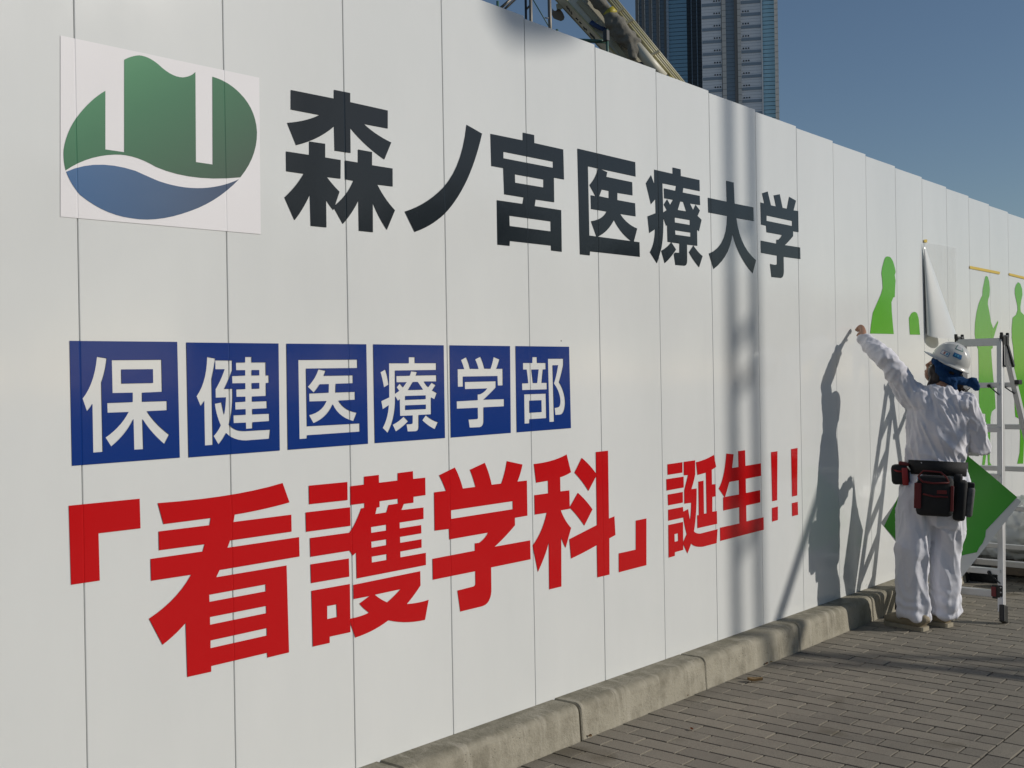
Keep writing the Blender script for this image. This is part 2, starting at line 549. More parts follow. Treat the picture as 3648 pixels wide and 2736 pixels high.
# rear posts and rails that carry the panels
bm = bmesh.new()
for z in (.25, 1.2, 2.2):
    beam(bm, (-4.5, .075, z), (21.3, .075, z), .05, .05)
bobj('rear_rail', bm, mat('galvanised', (.42, .43, .43), .45, metal=.7), hoard)

def parse(s): return [tuple(float(a)/1000 for a in t.split(',')) for t in s.split()]
LAB = {'mori': 'first and largest black character, three-tree kanji', 'no': 'black katakana slash stroke', 'miya': 'third black character',
 'i': 'fourth black character in an open box', 'ryo': 'fifth black character', 'dai': 'sixth black character, in the lattice shadow',
 'gaku': 'last black character of the top line', 'open': 'opening red corner bracket', 'kan': 'largest red character', 'go': 'red character with five left bars',
 'rgaku': 'red character with three top strokes', 'ka': 'red character before the closing bracket', 'close': 'closing red corner bracket',
 'tan': 'small red character before the last', 'sei': 'small red character under the lattice shadow', 'ex1': 'first red exclamation mark', 'ex2': 'second red exclamation mark',
 'ho': 'first and largest blue square, letter cut out white', 'ken': 'second blue square', 'bi': 'third blue square', 'bryo': 'fourth blue square', 'bgaku': 'fifth blue square', 'bu': 'last blue square of the row'}
NM = {'black': 'black_letter', 'red': 'red_letter', 'blue': 'blue_letter_square', 'logo': 'logo_sheet', 'green': 'green_silhouette'}

def decal(key, name, material, parent, off, thick=True):
    kind, a, s, l = GLYPHS[key]
    a, s, l = [parse(t) for t in a], [parse(t) for t in s], [parse(t) for t in l]
    us = [p[0] for q in a for p in q]; zs = [p[1] for q in a for p in q]
    lines = []
    seams = [W*(i-1) for i in range(-8, 44) if min(us)-.01 < W*(i-1) < max(us)+.01]
    for u in seams:
        for d in (-.003, 0, .003):
            lines.append(((u+d, min(zs)-.01), (u+d, max(zs)+.01)))
    vo, fo = fill2d(a, s, l, lines)
    used = sorted({i for f in fo for i in f})
    rm = {j: k for k, j in enumerate(used)}
    v = []
    for j in used:
        u, z = vo[j]
        y = -off
        for su in seams:
            if abs(u-su) < .0012: y = .0010-off
        v.append((u, y, z))
    f = [tuple(rm[i] for i in t) for t in fo]
    o = obj(name, v, f, material, parent)
    # normals towards the street
    me = o.data
    if me.polygons and me.polygons[0].normal.y > 0: me.flip_normals()
    if key in LAB: o['label'] = LAB[key]
    return o
GLYPHS = {
 'mori':('black',['765.1,2283 952.8,2288.1 953.4,2318.5 1027.3,2321.2 1026.6,2289 1207.2,2290.7 1205.6,2225.1 1089.5,2222.7 1105.3,2214.4 1122.2,2206.7 1140,2199.6 1159,2193.1 1178.9,2187.1 1200,2181.7 1222.2,2176.9 1185.9,2110 1158.2,2121.2 1132.1,2132.9 1107.7,2145 1084.8,2157.6 1063.4,2170.7 1043.5,2184.3 1025.1,2198.4 1024.3,2110.2 952.1,2108.2 951.2,2191.8 930.4,2175.7 908.6,2160.7 885.6,2146.7 861.6,2133.9 836.5,2122.2 810.5,2111.5 783.5,2101.9 747.3,2170.7 769.5,2175.9 790.9,2181.7 811.6,2188.2 831.5,2195.2 850.6,2203 868.8,2211.3 886.2,2220.3 763.6,2217.7','740.4,2074.9 838.8,2077.1 839.8,2122.8 909.3,2125.4 908.3,2078.3 978,2079.3 975.9,2014.2 914.1,2012.1 921,2005.7 928.2,1999.4 935.8,1993.1 943.8,1986.8 952.2,1980.5 961,1974.3 970.3,1968.1 941.2,1901.2 935.7,1906 930.6,1910.7 925.7,1915.4 921.1,1920.1 916.8,1924.7 912.7,1929.4 909,1933.9 908.6,1838.6 840.1,1837.4 838.6,1943.2 829.5,1927.8 820.2,1913.1 810.8,1899.1 801.1,1885.8 791.3,1873.1 781.3,1861.2 771,1849.9 730.8,1921.5 744.9,1933.7 758.3,1946.1 770.9,1958.6 782.7,1971.3 793.7,1984.1 803.9,1997.2 813.3,2010.3 740.1,2009.2','997.2,2080.6 1058.6,2081.5 1059.7,2127.8 1126.3,2128.4 1125.2,2081.1 1226.4,2082.8 1225.4,2017 1149.5,2014.7 1159.9,2000.8 1170.8,1987.7 1182.4,1975.2 1194.6,1963.3 1207.4,1952.1 1220.8,1941.5 1234.9,1931.5 1192.6,1856.3 1180.5,1869.4 1169.3,1882.4 1159,1895.5 1149.5,1908.6 1140.7,1921.8 1132.8,1935 1125.7,1948.2 1123.9,1841.4 1057.3,1840.4 1057.3,1948.3 1049.4,1935.3 1040.6,1922.4 1030.9,1909.4 1020.3,1896.5 1008.9,1883.6 996.6,1870.7 983.4,1857.9 944.2,1909.4 953.1,1922.2 967.7,1933.3 981.3,1945.1 994,1957.6 1005.7,1970.7 1016.5,1984.5 1026.3,1999 1035.1,2014.1 996.9,2014.6'],[],[]),
 'no':('black',['1630.5,2308 1721.1,2287.4 1711,2258.7 1699.8,2230.3 1687.7,2202.3 1674.6,2174.6 1660.6,2147.4 1645.5,2120.6 1629.6,2094.2 1611.9,2068.6 1593.9,2044.5 1575.5,2021.9 1556.8,2000.9 1537.8,1981.3 1518.4,1963.2 1498.7,1946.5 1477.2,1931 1455,1916.7 1432.2,1903.4 1408.6,1891.2 1384.4,1880.2 1359.6,1870.2 1334.1,1861.3 1284.6,1932.1 1316.6,1943.4 1347.9,1956.4 1378.4,1970.9 1408.1,1987 1437,2004.8 1464.9,2024.2 1492,2045.3 1521.2,2073.5 1547.4,2104.8 1570.5,2139.2 1590.4,2176.8 1607.1,2217.5 1620.5,2261.3 1630.5,2308'],[],[]),
 'miya':('black',['1772.3,2294.6 1975.5,2299.2 1976.4,2331.7 2051.3,2333.2 2051.4,2299.5 2250.3,2301.5 2252.5,2171.5 2181.1,2170.6 2180.5,2065 2053.8,2062.3 2046.5,2034.2 2228.7,2036.2 2227.8,1855.8 2154.1,1856 2153.5,1876.8 1881.1,1873.7 1879.1,1853.3 1803.6,1852.4 1804.3,2032 1967,2034.7 1974.6,2062.2 1851.3,2061.1 1848,2166.9 1774.4,2165.9'],['1849.7,2233.8 2176.8,2238.6 2176.6,2212.1 1849.5,2207.4','1920.4,2151.2 2109.3,2153.5 2108.4,2119.7 1921.5,2116.9','1880.7,1976.9 2153.5,1980.1 2153.5,1937.5 1881.7,1935.1'],[]),
 'i':('black',['2353.5,2320.7 2806.6,2322.9 2807.7,2255 2428.9,2252.8 2431.4,1944.2 2831.3,1947.6 2832.4,1878.2 2433.9,1874 2432.3,1855.6 2359.7,1855.1','2507,2256.6 2525.3,2253 2577.2,2245.9 2569.6,2223.6 2778.2,2225 2779.5,2162.9 2655.2,2160.3 2654.2,2127.2 2799.6,2128.4 2802.2,2066.6 2675.8,2064.9 2690.6,2053.6 2706.9,2043.5 2725,2034.6 2744.7,2026.9 2766.1,2020.3 2789.3,2015 2814.3,2010.8 2784.3,1947.2 2759.5,1947.2 2735.8,1955.9 2713.6,1965.7 2692.9,1976.7 2673.6,1988.9 2655.7,2002.2 2639.2,2016.6 2624.1,2032.2 2611,2017.4 2596.9,2003.6 2581.9,1991 2565.9,1979.4 2549.1,1969 2531.3,1959.6 2512.7,1951.3 2495.3,1943.8 2485.6,1945 2446.2,2009.8 2470.1,2014.6 2491.9,2020.5 2511.4,2027.3 2528.6,2035.2 2543.5,2044.1 2556.1,2054 2566.2,2064.9 2448.8,2064.7 2447.2,2125.7 2483.4,2126.2 2438.9,2170.3 2453.1,2181.8 2465.8,2193.6 2477,2205.6 2486.8,2218 2495,2230.6 2501.8,2243.4 2507,2256.6'],['2531.9,2161.4 2586.5,2161.1 2585.6,2128.1 2512,2128.8'],[]),
 'ryo':('black',['2967.8,2309.2 3135.2,2310.6 3134.9,2342 3209.8,2342.9 3210.6,2309.2 3390.4,2311.8 3391.3,2254.8 3231.8,2252.7 3226,2228.9 3390.5,2230.9 3392.4,2183.7 3293.5,2181.2 3323.2,2151.8 3347.8,2181.3 3389.5,2156.4 3365.9,2126 3404.8,2109.8 3376.8,2048.3 3358.4,2055.6 3358.5,1972.9 3259,1971 3257.9,1892.8 3257.1,1885.3 3255.1,1878.9 3252.1,1873.6 3247.9,1869.3 3242.6,1866.1 3236.2,1864 3228.7,1862.9 3146.4,1861.4 3133.6,1914 3143.8,1922.2 3184.8,1924.6 3187.5,1970.3 3078.4,1970.2 3076.6,2051.3 3067.3,2047.5 3044,2084.9 3043.1,2057.6 3041.4,2032.2 3038.8,2008.5 3035.5,1986.6 3031.3,1966.5 3026.4,1948.3 3020.6,1931.9 3009.8,1912.9 3005.2,1903.1 3000.6,1893.8 2996,1885.3 2991.5,1877.4 2987,1870.1 2982.5,1863.5 2978.1,1857.5 2918.5,1906.6 2930.4,1920.4 2940.6,1935 2949.1,1950.4 2955.9,1966.7 2961.1,1983.9 2964.5,2001.9 2966.3,2020.7 2916,1998.2 2903.1,2077.3 2975.2,2100.3 2973.7,2166.8 2934.9,2138.1 2893.8,2233.8 2940.3,2279.5 2967.5,2237.9','3111.1,1971.6 3155,1938.4 3140.2,1925.4 3125.3,1913.1 3110.2,1901.7 3095,1891 3079.8,1881 3064.4,1871.8 3048.8,1863.4 3019.1,1921.9 3035.2,1928 3050.3,1934.5 3064.5,1941.3 3077.6,1948.4 3089.8,1955.8 3101,1963.6 3111.1,1971.6','3319.5,1971.9 3331.6,1963.5 3343.8,1955.6 3356.4,1948.3 3369.1,1941.5 3382.2,1935.2 3395.4,1929.5 3409,1924.3 3372.3,1864.6 3355.9,1874 3340.5,1883.5 3325.9,1893.2 3312.1,1903.1 3299.2,1913.2 3287.2,1923.4 3276,1933.9'],['3040,2251.7 3164.7,2253.7 3157.7,2229.3 3052.7,2229.2 3054.2,2180.8 3133.7,2182.1 3107.4,2154.2 3080.5,2178.8 3049,2149.8 3075.2,2125.8 3043,2110.2','3201.6,2181.6 3229,2181.9 3256.5,2138 3176.8,2136.5','3147.3,2095.9 3289.5,2097.1 3290.1,2072.6 3147.8,2071.8','3148.5,2033 3294.1,2034.4 3293.4,2013.5 3151,2011.8'],[]),
 'dai':('black',['3663.9,2342.4 3744.3,2342.8 3750.3,2230.7 3958.2,2232.9 3960.8,2157.2 3766.6,2154.5 3779.1,2113.5 3797.3,2076.3 3821.5,2042.6 3851.6,2012.6 3887.8,1986.1 3930.3,1963.2 3979.3,1943.9 3938.6,1867.7 3894,1891.5 3854.1,1916.7 3818.9,1943.3 3788.1,1971.4 3761.8,2000.9 3739.8,2032 3722,2064.6 3709.1,2029.9 3690.5,1997.2 3666.4,1966.5 3636.9,1937.9 3602,1911.4 3561.9,1887.1 3516.8,1865 3471.6,1942.4 3521.2,1958.8 3563.9,1980 3599.6,2005.8 3627.9,2036.4 3648.9,2071.6 3662.2,2111.5 3668,2155.9 3473.9,2154.6 3471.1,2230.7 3667.1,2231.8'],[],[]),
 'gaku':('black',['4062.2,2322.7 4128.7,2340.2 4166,2266.3 4226.6,2267 4200.6,2326.8 4274.8,2341.6 4307.1,2267.5 4361.7,2267.8 4392.6,2340.7 4479.2,2327.2 4445.7,2267.3 4505.5,2269.8 4505.2,2145.7 4435.6,2144.7 4434.6,2116.5 4420.4,2107.3 4406,2098.3 4391.1,2089.5 4376,2080.8 4360.5,2072.2 4344.7,2063.8 4328.5,2055.5 4523.8,2057.4 4524.7,1989.4 4310.1,1986.9 4310.5,1908.4 4309.3,1897.1 4306.6,1887.4 4302.3,1879.3 4296.5,1872.8 4289.2,1868 4280.3,1864.8 4270,1863.2 4158.2,1862.4 4143,1934.6 4197.9,1933.2 4205.3,1933.9 4211.8,1934.8 4217.1,1936 4221.4,1937.4 4224.7,1939.1 4226.8,1941.1 4227.9,1943.3 4228.6,1987.2 4037.3,1989.1 4037.4,2057.2 4223.9,2055.4 4224.7,2078.1 4245.9,2079.2 4254.7,2082.9 4262.8,2086.9 4270.2,2091.1 4276.9,2095.5 4282.9,2100.2 4288.3,2105.2 4292.9,2110.4 4107.8,2109.6 4103.7,2145.5 4044.9,2146.4 4041.6,2269.3 4086.7,2268.5'],['4111,2203.5 4425.3,2203.5 4424.3,2174.3 4110,2173.5'],[]),
 'tan':('red',['3043.1,882 3181.7,883.6 3180.1,831.6 3043.5,830.5','3031.1,810.5 3190.4,811.2 3190.1,756.9 3032,754.8','3041.9,734.4 3180.5,735.6 3179.6,682.5 3043.6,681.7','3043.6,660.4 3178.9,660.9 3182.3,638.8 3181.3,607.8 3042.6,606.5','3042.6,585.9 3178,586.8 3175.7,447.7 3098,446 3097.4,427.8 3040.4,426.7','3194,884.2 3303.1,885.1 3301.6,815.3 3297.4,804.9 3292.8,794.5 3287.6,784.1 3282,773.7 3275.8,763.3 3269.2,752.9 3262.2,742.5 3312.7,741.9 3311.6,704.7 3309.2,669.6 3305.7,636.8 3301,606.3 3295.1,578 3288.1,552 3280,528.2 3286.3,524.1 3293.5,520.5 3301.6,517.4 3310.6,514.8 3320.5,512.7 3331.3,511.1 3343.1,510 3514.8,513.1 3502.8,441.9 3369.5,440.1 3346,442 3324.7,444.7 3305.6,448.1 3288.6,452.4 3273.7,457.5 3260.9,463.5 3250.2,470.2 3245.8,463.7 3241.2,457.2 3236.4,450.7 3231.2,444.2 3225.8,437.7 3220.1,431.2 3214.1,424.7 3176.5,474.8 3178.3,489 3210.2,522.3 3204.9,533.9 3199.9,546.1 3195.2,558.8 3190.9,572.1 3187,586 3183.4,600.5 3180.2,615.5 3180.2,637.2 3227.9,645.9 3243.4,587.1 3246.5,597.1 3249.3,607.9 3251.7,619.6 3253.8,632 3255.5,645.3 3256.9,659.5 3258,674.5 3193,675.8 3194.4,742.8 3231.8,815.4 3192.6,817.2','3311.3,874.7 3339.4,876.7 3366.7,879.4 3393.1,882.6 3418.7,886.4 3443.4,890.8 3467.2,895.8 3490.1,901.3 3510.3,837 3504.8,835.2 3499,833.5 3492.9,831.8 3486.5,830.2 3479.8,828.7 3472.8,827.2 3465.5,825.8 3465.3,749.8 3501.5,748.8 3501.7,685.3 3466.9,684.7 3464.5,608.9 3510.4,607.8 3510.5,541.2 3314.2,540.2 3314.1,605.5 3330.4,605.6 3330.8,774.8 3381.6,776 3380.6,606.9 3407.3,606.4 3406.7,814.3 3322.7,809'],['3097.4,535.2 3128.9,535.2 3129.8,497.7 3097.6,497.6'],[]),
 'sei':('red',['3618.1,900.1 3695.2,891.6 3677.2,819.6 3746.3,820.6 3744.3,905.3 3821,906 3822.2,821.3 3998.8,823.3 3997.3,754.2 3823.1,750.8 3823,674.4 3983.7,676.5 3983,608.3 3823.1,606.7 3823.5,520.8 4018.1,523.6 4018.3,453.8 3539.7,448.4 3539.7,517.9 3745.8,518.2 3746.2,604.3 3576.4,603.5 3577.2,672.9 3591.6,672.3 3532.8,722.4 3549.6,737.6 3564.9,756.1 3578.7,778.1 3590.9,803.5 3601.5,832.3 3610.6,864.5 3618.1,900.1'],['3645.4,748.3 3746.3,748.9 3747,673.6 3597.7,673.3'],[]),
 'ex1':('red',['4118.3,877.8 4195.6,878.8 4182.6,602.5 4123.8,601.7','4119.1,564.5 4189.8,566.3 4187.2,490 4118.2,487.8'],[],[]),
 'ex2':('red',['4365.2,881 4447.3,882.8 4433.8,607.2 4367.9,606.5','4364.8,568.9 4437.9,569.4 4440.6,493.5 4365.6,493'],[],[]),
 'open':('red',['-42.1,974.5 178,974.2 179.1,887 45.8,887.5 47.2,752.8 -39.5,753.5'],[],[]),
 'kan':('red',['237.7,955.5 311.9,954.1 384.1,954.1 453.9,955.6 520.9,958.8 584.8,963.6 645.3,970.1 702,978.4 729.1,911.9 699.5,908 669.3,904.6 638.7,901.6 607.5,899 575.8,896.7 543.7,894.9 511.1,893.5 506.3,870.8 735.9,870.7 735.9,814.4 492.1,813.9 481.9,792.5 766.8,792.7 767.2,727.8 451.1,726.6 438.4,706 712.6,705.5 716.5,417.4 628.7,417.7 627.9,433.3 414.3,433.9 414,416.6 328.6,418.2 325.9,583.2 315.6,574.8 304.9,566.9 293.8,559.2 282.3,551.9 270.5,544.9 258.3,538.3 245.7,531.9 201.7,617.6 227.8,629.2 252.2,642.1 275,656.3 296,671.9 315.2,688.8 332.6,707 348.1,726.5 211,728.1 210.4,792.9 390.5,792.3 398.2,813.5 239.2,814.8 238.9,871 417.1,870.5 421.7,891.9 255.8,891'],['411.6,655.5 626.3,655.6 626.4,633.2 412.2,633.6','412.8,586.2 627.1,585.5 627.2,562.2 412.8,562.6','413.4,513.5 627.9,513.5 627.9,489.7 412.9,489.9'],[]),
 'go':('red',['812,960.5 983.3,959.5 982.9,896.4 812.1,897.9','796.5,872 993.8,870.4 993.9,805.5 797,806.8','813,784 993.4,782.2 992,719.5 813.5,720.5','813.5,695.3 984,692.8 984.7,629.5 814.5,631.8','815.4,606 986.7,603.5 985.5,435.7 891.5,437.2 891.1,415.9 817.1,417.3','996.5,943.4 1060.7,944.2 1061.4,972.2 1132.2,972.9 1132.6,944.8 1225.3,945.7 1226,972.5 1303.7,974 1304.2,945.4 1367.9,945.2 1367.5,879.8 1304.4,879.1 1303.8,857.3 1254.3,857.4 1241.7,836.2 1355.6,834.7 1355.1,792 1231.4,791.6 1231.5,770.1 1342.1,770.5 1342.5,739.6 1231.9,739 1232.5,717.4 1342.6,717.6 1342.4,686.4 1232.3,685.5 1232.4,664.4 1364.1,664.2 1363.6,618.4 1018.6,617.9 1018,709.4 1002.5,700.3 985.8,723.4 988.2,782.4 995.8,789.3 1003.7,797.6 1011.7,807.4 1019.9,818.7 1028.2,831.5 1036.8,845.7 1045.5,861.5 1060.5,862 1060.8,878 996.1,878.1','1002.3,598 1333.2,599.8 1333.1,546.6 1323,537.2 1312.8,528.2 1302.5,519.6 1292.3,511.4 1281.9,503.6 1271.6,496.1 1261.1,489.1 1277.9,487.4 1294.5,486.1 1311,485.3 1327.2,484.9 1343.3,484.9 1359.2,485.4 1374.9,486.4 1353.8,414.7 1325.3,415.7 1297.5,417.8 1270.2,421.1 1243.6,425.5 1217.5,431 1192,437.7 1167.1,445.4 1145.1,437.5 1122.9,430.8 1100.3,425.1 1077.5,420.4 1054.4,416.8 1031.1,414.2 1007.5,412.6 987.7,463 984.5,482.5 1000.2,482.4 1015,482.6 1028.8,483.2 1041.5,484.2 1053.2,485.5 1063.9,487.2 1073.4,489.3 1065.6,494.9 1058.3,500.5 1051.5,506.1 1045.2,511.6 1039.4,517.2 1034.1,522.7 1029.3,528.2 1076.9,547.1 1002.7,548'],['882.9,543.4 924.4,542.5 925.9,499.2 881.9,499','1133.8,878.5 1224.3,878.8 1225,861.4 1177.4,860.9 1166.2,835.4 1112.5,834.7 1119.6,856.7 1133.4,857.4','1090.7,790.5 1164.6,791 1164.7,770.1 1090.8,770','1090.6,738.5 1163.9,738.3 1164,717.5 1091.2,717.1','1091.5,685.2 1163.8,684.8 1163.8,663.9 1091.6,664.2','1103.1,547.8 1229.1,548.1 1219.1,541.7 1209.3,535.8 1199.6,530.1 1190,524.9 1180.6,520 1171.2,515.5 1161.9,511.3 1152.2,516.1 1142.9,521.1 1134.1,526.1 1125.7,531.4 1117.7,536.7 1110.2,542.2 1103.1,547.8'],[]),
 'rgaku':('red',['1442.5,948.6 1530.3,971.9 1538,960.6 1545.1,949 1551.8,937.2 1558,925.1 1563.7,912.7 1568.9,900 1573.6,887.1 1646.3,887.5 1642.8,897.3 1639,907.2 1634.9,917.1 1630.5,927.1 1625.8,937.1 1620.8,947 1615.5,957.1 1704.2,978.5 1712,964.7 1719,951.2 1725.3,938 1730.8,925.1 1735.7,912.4 1739.8,900.1 1743.2,888.1 1801.4,888 1808.2,899.5 1814.4,911.4 1820.2,923.6 1825.5,936.2 1830.3,949.2 1834.6,962.6 1838.4,976.3 1937.9,955.7 1934.4,945.6 1930.4,935.7 1926.1,925.9 1921.3,916.2 1916,906.7 1910.4,897.3 1904.3,888.1 1965,887.5 1964.4,741.7 1883.5,741.1 1883.5,710.5 1866,699.2 1848.3,688.2 1830.3,677.6 1812.1,667.4 1793.6,657.5 1774.9,648 1756,638.8 1979.9,637.7 1980.3,558.4 1731.6,558.8 1730.7,463.6 1727.8,450.5 1723.1,439.3 1716.6,430.1 1708.5,422.9 1698.6,417.7 1687.1,414.4 1674,413.1 1547.3,413.2 1532.8,496.9 1623.9,498.9 1626.9,499.2 1629.5,499.8 1631.7,500.8 1633.5,502 1635,503.7 1636,505.7 1636.7,508 1637.2,556.8 1399.3,558 1399.2,636.9 1637,637.6 1637,666.5 1661.6,665.5 1671.9,669.1 1681.4,673.2 1690,677.6 1697.7,682.4 1704.5,687.7 1710.4,693.4 1715.4,699.4 1493,698.9 1491.9,739.4 1413.4,741.4 1414.1,886.1 1478.7,886.3 1473.8,896 1468.9,905.4 1463.8,914.6 1458.7,923.5 1453.4,932.2 1448,940.5 1442.5,948.6'],['1505,809.1 1870.8,810.4 1870.8,777.7 1504.9,776.5'],[]),
 'ka':('red',['2012.1,952.8 2048.7,953.4 2083.9,955 2117.7,957.6 2150.1,961.4 2181,966.2 2210.4,972.2 2238.2,979.3 2267.3,899.9 2257.3,896.6 2246.9,893.6 2236.2,891 2225.1,888.7 2213.6,886.7 2201.8,885.1 2189.7,883.9 2190,823.3 2253.4,822.2 2254.1,753.1 2255.1,742.2 2190.3,741.5 2197.7,728.6 2206,716 2215.3,703.7 2225.4,691.8 2236.4,680.1 2248.4,668.8 2261.3,657.7 2220,576.5 2214.3,584 2209.1,591.3 2204.4,598.5 2200.2,605.6 2196.4,612.6 2193.2,619.5 2190.4,626.2 2185.9,414.4 2101.6,414.7 2103.9,615.4 2097.6,600.9 2089.7,585.7 2080.3,569.8 2069.3,553.2 2056.8,535.9 2042.8,517.9 2027.4,499.2 1995.3,613.9 2013.5,628 2030.4,643.5 2045.9,660.3 2059.9,678.4 2072.4,697.8 2083.4,718.6 2093,740.6 2012.6,741 2012.3,822.5 2105.8,822.4 2105.3,875.6 2025.2,873.4','2346.7,957.4 2362,948.6 2377.3,939.1 2392.6,928.8 2407.8,917.7 2423,905.7 2438.2,893 2453.3,879.4 2453,869.2 2392.7,807.6 2378.8,822.1 2364.7,836 2350.5,849.3 2336.2,861.9 2321.7,873.9 2307.1,885.3 2292.3,896.1','2314.4,806.2 2331.5,795.2 2348,783.8 2363.8,772.2 2379,760.3 2393.5,748.1 2407.3,735.6 2420.5,722.9 2357.9,657.5 2343.2,672.3 2328.4,686.5 2313.5,700 2298.4,712.9 2283.3,725.2 2268,736.9 2252.7,748','2453.3,976.9 2547,977.5 2545.4,669.1 2588.8,675.4 2594.2,588.7 2545.6,578.9 2542.4,414.9 2449.2,415.8 2449.1,560.4 2422.1,554.5 2394.9,548.8 2367.6,543.5 2340.3,538.4 2312.8,533.7 2285.3,529.2 2257.7,524.9 2247.6,610.8 2452.4,650.1'],[],[]),
 'close':('red',['2760.9,637.2 2851.3,638.1 2844.7,416.6 2616.2,414.9 2618,501.6 2756.9,501.4'],[],[]),
 'ho':('blue',['-30.9,1434.2 313.7,1436.7 315.8,1086.1 -30.4,1084.8'],['50.8,1390.3 81.4,1385.8 79.6,1374.5 77.5,1363.8 75.1,1353.4 72.5,1343.6 69.6,1334.2 66.5,1325.2 63.1,1316.8 63.6,1118.6 34.3,1118.2 34.3,1256.9 32.5,1254.1 30.6,1251.2 28.4,1248.2 26,1245.3 23.3,1242.3 20.4,1239.3 17.3,1236.2 4.9,1272 14.8,1284.5 23.5,1298.4 31.2,1313.9 37.8,1330.8 43.3,1349.2 47.6,1369 50.8,1390.3','96.8,1380.7 259.1,1382.4 259.3,1286.7 192.4,1285.3 192.3,1258.4 275.1,1258.6 275,1231.2 207.2,1230.2 215.3,1219 224.1,1208.1 233.8,1197.4 244.2,1187.1 255.5,1177 267.6,1167.2 280.5,1157.7 263.5,1130 250.5,1141.1 238.5,1152.1 227.4,1163.2 217.2,1174.3 208,1185.5 199.6,1196.7 192.1,1207.9 193.3,1118.8 163.4,1119 162.7,1209 155.1,1196.4 146.6,1184.4 137.1,1173 126.7,1162 115.4,1151.6 103.1,1141.7 90,1132.4 73,1158.8 86.5,1167.1 99.1,1176.1 110.7,1185.7 121.3,1195.8 131.1,1206.6 139.8,1217.9 147.5,1229.9 80.7,1229.8 80.1,1257.5 161.2,1258.4 161.7,1285.9 97.3,1286'],['126.4,1353.9 229.5,1354.4 229.5,1313.3 126.4,1312.7']),
 'ken':('blue',['345.7,1435.5 695.2,1437.4 692.9,1085.8 346.6,1084.7'],['419.2,1391.6 448.9,1387.2 447.4,1378 445.7,1368.8 443.8,1359.6 441.8,1350.6 439.5,1341.6 437.1,1332.7 434.4,1323.9 434.7,1118.5 405.8,1118.2 405.9,1256.6 404.6,1254.4 403,1252.2 401.3,1249.9 399.4,1247.6 397.2,1245.2 394.9,1242.8 392.4,1240.3 378.5,1270.6 388.3,1283.2 396.8,1297.4 403.9,1313.1 409.8,1330.4 414.3,1349.3 417.4,1369.7 419.2,1391.6','448.8,1381.3 511.9,1381 511.5,1349.7 507.3,1340.9 503.1,1332.2 498.7,1323.7 494.2,1315.5 489.6,1307.3 485,1299.4 480.2,1291.7 511.5,1291.4 511.3,1271.6 510.5,1253 508.9,1235.6 506.7,1219.6 503.7,1204.9 500,1191.5 495.6,1179.3 502,1173.1 509.2,1167.8 517.2,1163.4 526,1160 535.7,1157.6 546.2,1156.2 557.5,1155.7 655.8,1156 651.4,1126.7 577.6,1126 560.4,1125.8 544.6,1127 530,1129.6 516.7,1133.4 504.6,1138.6 493.8,1145.2 484.2,1153 480.9,1147.8 477.3,1142.8 473.5,1137.8 469.3,1132.9 464.9,1128 460.2,1123.3 455.1,1118.6 438,1145.4 443.2,1150.1 447.9,1154.8 452.2,1159.5 456,1164.2 459.4,1168.8 462.3,1173.5 464.8,1178.2 460.6,1186.7 456.8,1195.7 453.5,1205 450.5,1214.6 448,1224.7 446,1235.2 444.3,1246 469.1,1249.6 478,1210.4 479.6,1216.9 481,1223.9 482.3,1231.3 483.5,1239.1 484.4,1247.4 485.3,1256.1 486,1265.3 448,1264.7 448,1291.3 453.8,1299.3 459.2,1307.6 464.5,1316.2 469.5,1325.1 474.2,1334.3 478.7,1343.8 483,1353.6 448.5,1353.5','561.6,1392.4 586.8,1392.7 586.7,1374.9 642.4,1375.2 642.1,1333.1 653.7,1333 653.8,1309 642.2,1308.4 641.6,1266.3 586.5,1265.5 586.4,1249.1 644.3,1249.4 644.4,1226.1 586.5,1225.6 586.8,1208.2 653.2,1208.2 653.3,1184.2 586.2,1183 585.8,1163.5 560.6,1162.9 560.2,1182.8 513.5,1183 513.2,1207.6 560.1,1207.9 559.9,1225.9 520.8,1225.4 520.7,1248.8 559.8,1249.8 559.9,1265.6 525.7,1265.8 525.6,1289.3 560.4,1289.9 560.5,1308.9 511,1308.8 510.6,1331.9 560.7,1333 560.8,1350.3 526.3,1350.4 525.9,1374.3 561.3,1374.6'],['586.5,1350.6 615.9,1350.5 615.8,1333.3 586.4,1333.3','585.9,1308.6 615.3,1309.2 615.2,1290.2 586.4,1290.2']),
 'bi':('blue',['728.2,1437.4 1082.8,1440.3 1082.9,1087.2 726.3,1086'],['776.4,1383.6 1038.9,1385.7 1038.9,1356.2 809.1,1354.8 809,1160.6 1044.8,1160.9 1044.8,1132 808.3,1130.5 808.1,1119.8 775.9,1119.3','862.2,1352.1 894.2,1347 885.5,1329.7 1017.2,1330.5 1016.9,1303 938.7,1302 936.8,1272.1 1025.6,1272.4 1025.3,1244.9 949.3,1243.8 957,1234.4 966,1225.9 976.4,1218.5 988.2,1212.1 1001.5,1206.7 1016.2,1202.3 1032.3,1198.9 1016.5,1170.2 997.6,1175.3 980.6,1181.6 965.5,1189.2 952.3,1198 940.8,1208 931.1,1219.3 923.1,1231.8 915.2,1219.6 905.8,1208.5 894.8,1198.6 882.4,1189.8 868.5,1182.2 853.2,1175.7 836.4,1170.3 818.1,1197.7 833.3,1200.3 847.2,1204.3 859.7,1209.5 870.8,1216.1 880.6,1224 888.9,1233.2 895.8,1243.7 820.7,1243.9 820.4,1270.6 905.7,1272 907,1301.3 867.2,1301.3 863.5,1296.8 859.8,1292.5 856,1288.4 852.1,1284.4 848.1,1280.6 844.1,1277 839.9,1273.5 815.2,1293.1 824.5,1301.1 832.9,1309.2 840.5,1317.4 847.2,1325.9 853.1,1334.5 858.1,1343.2 862.2,1352.1'],[]),
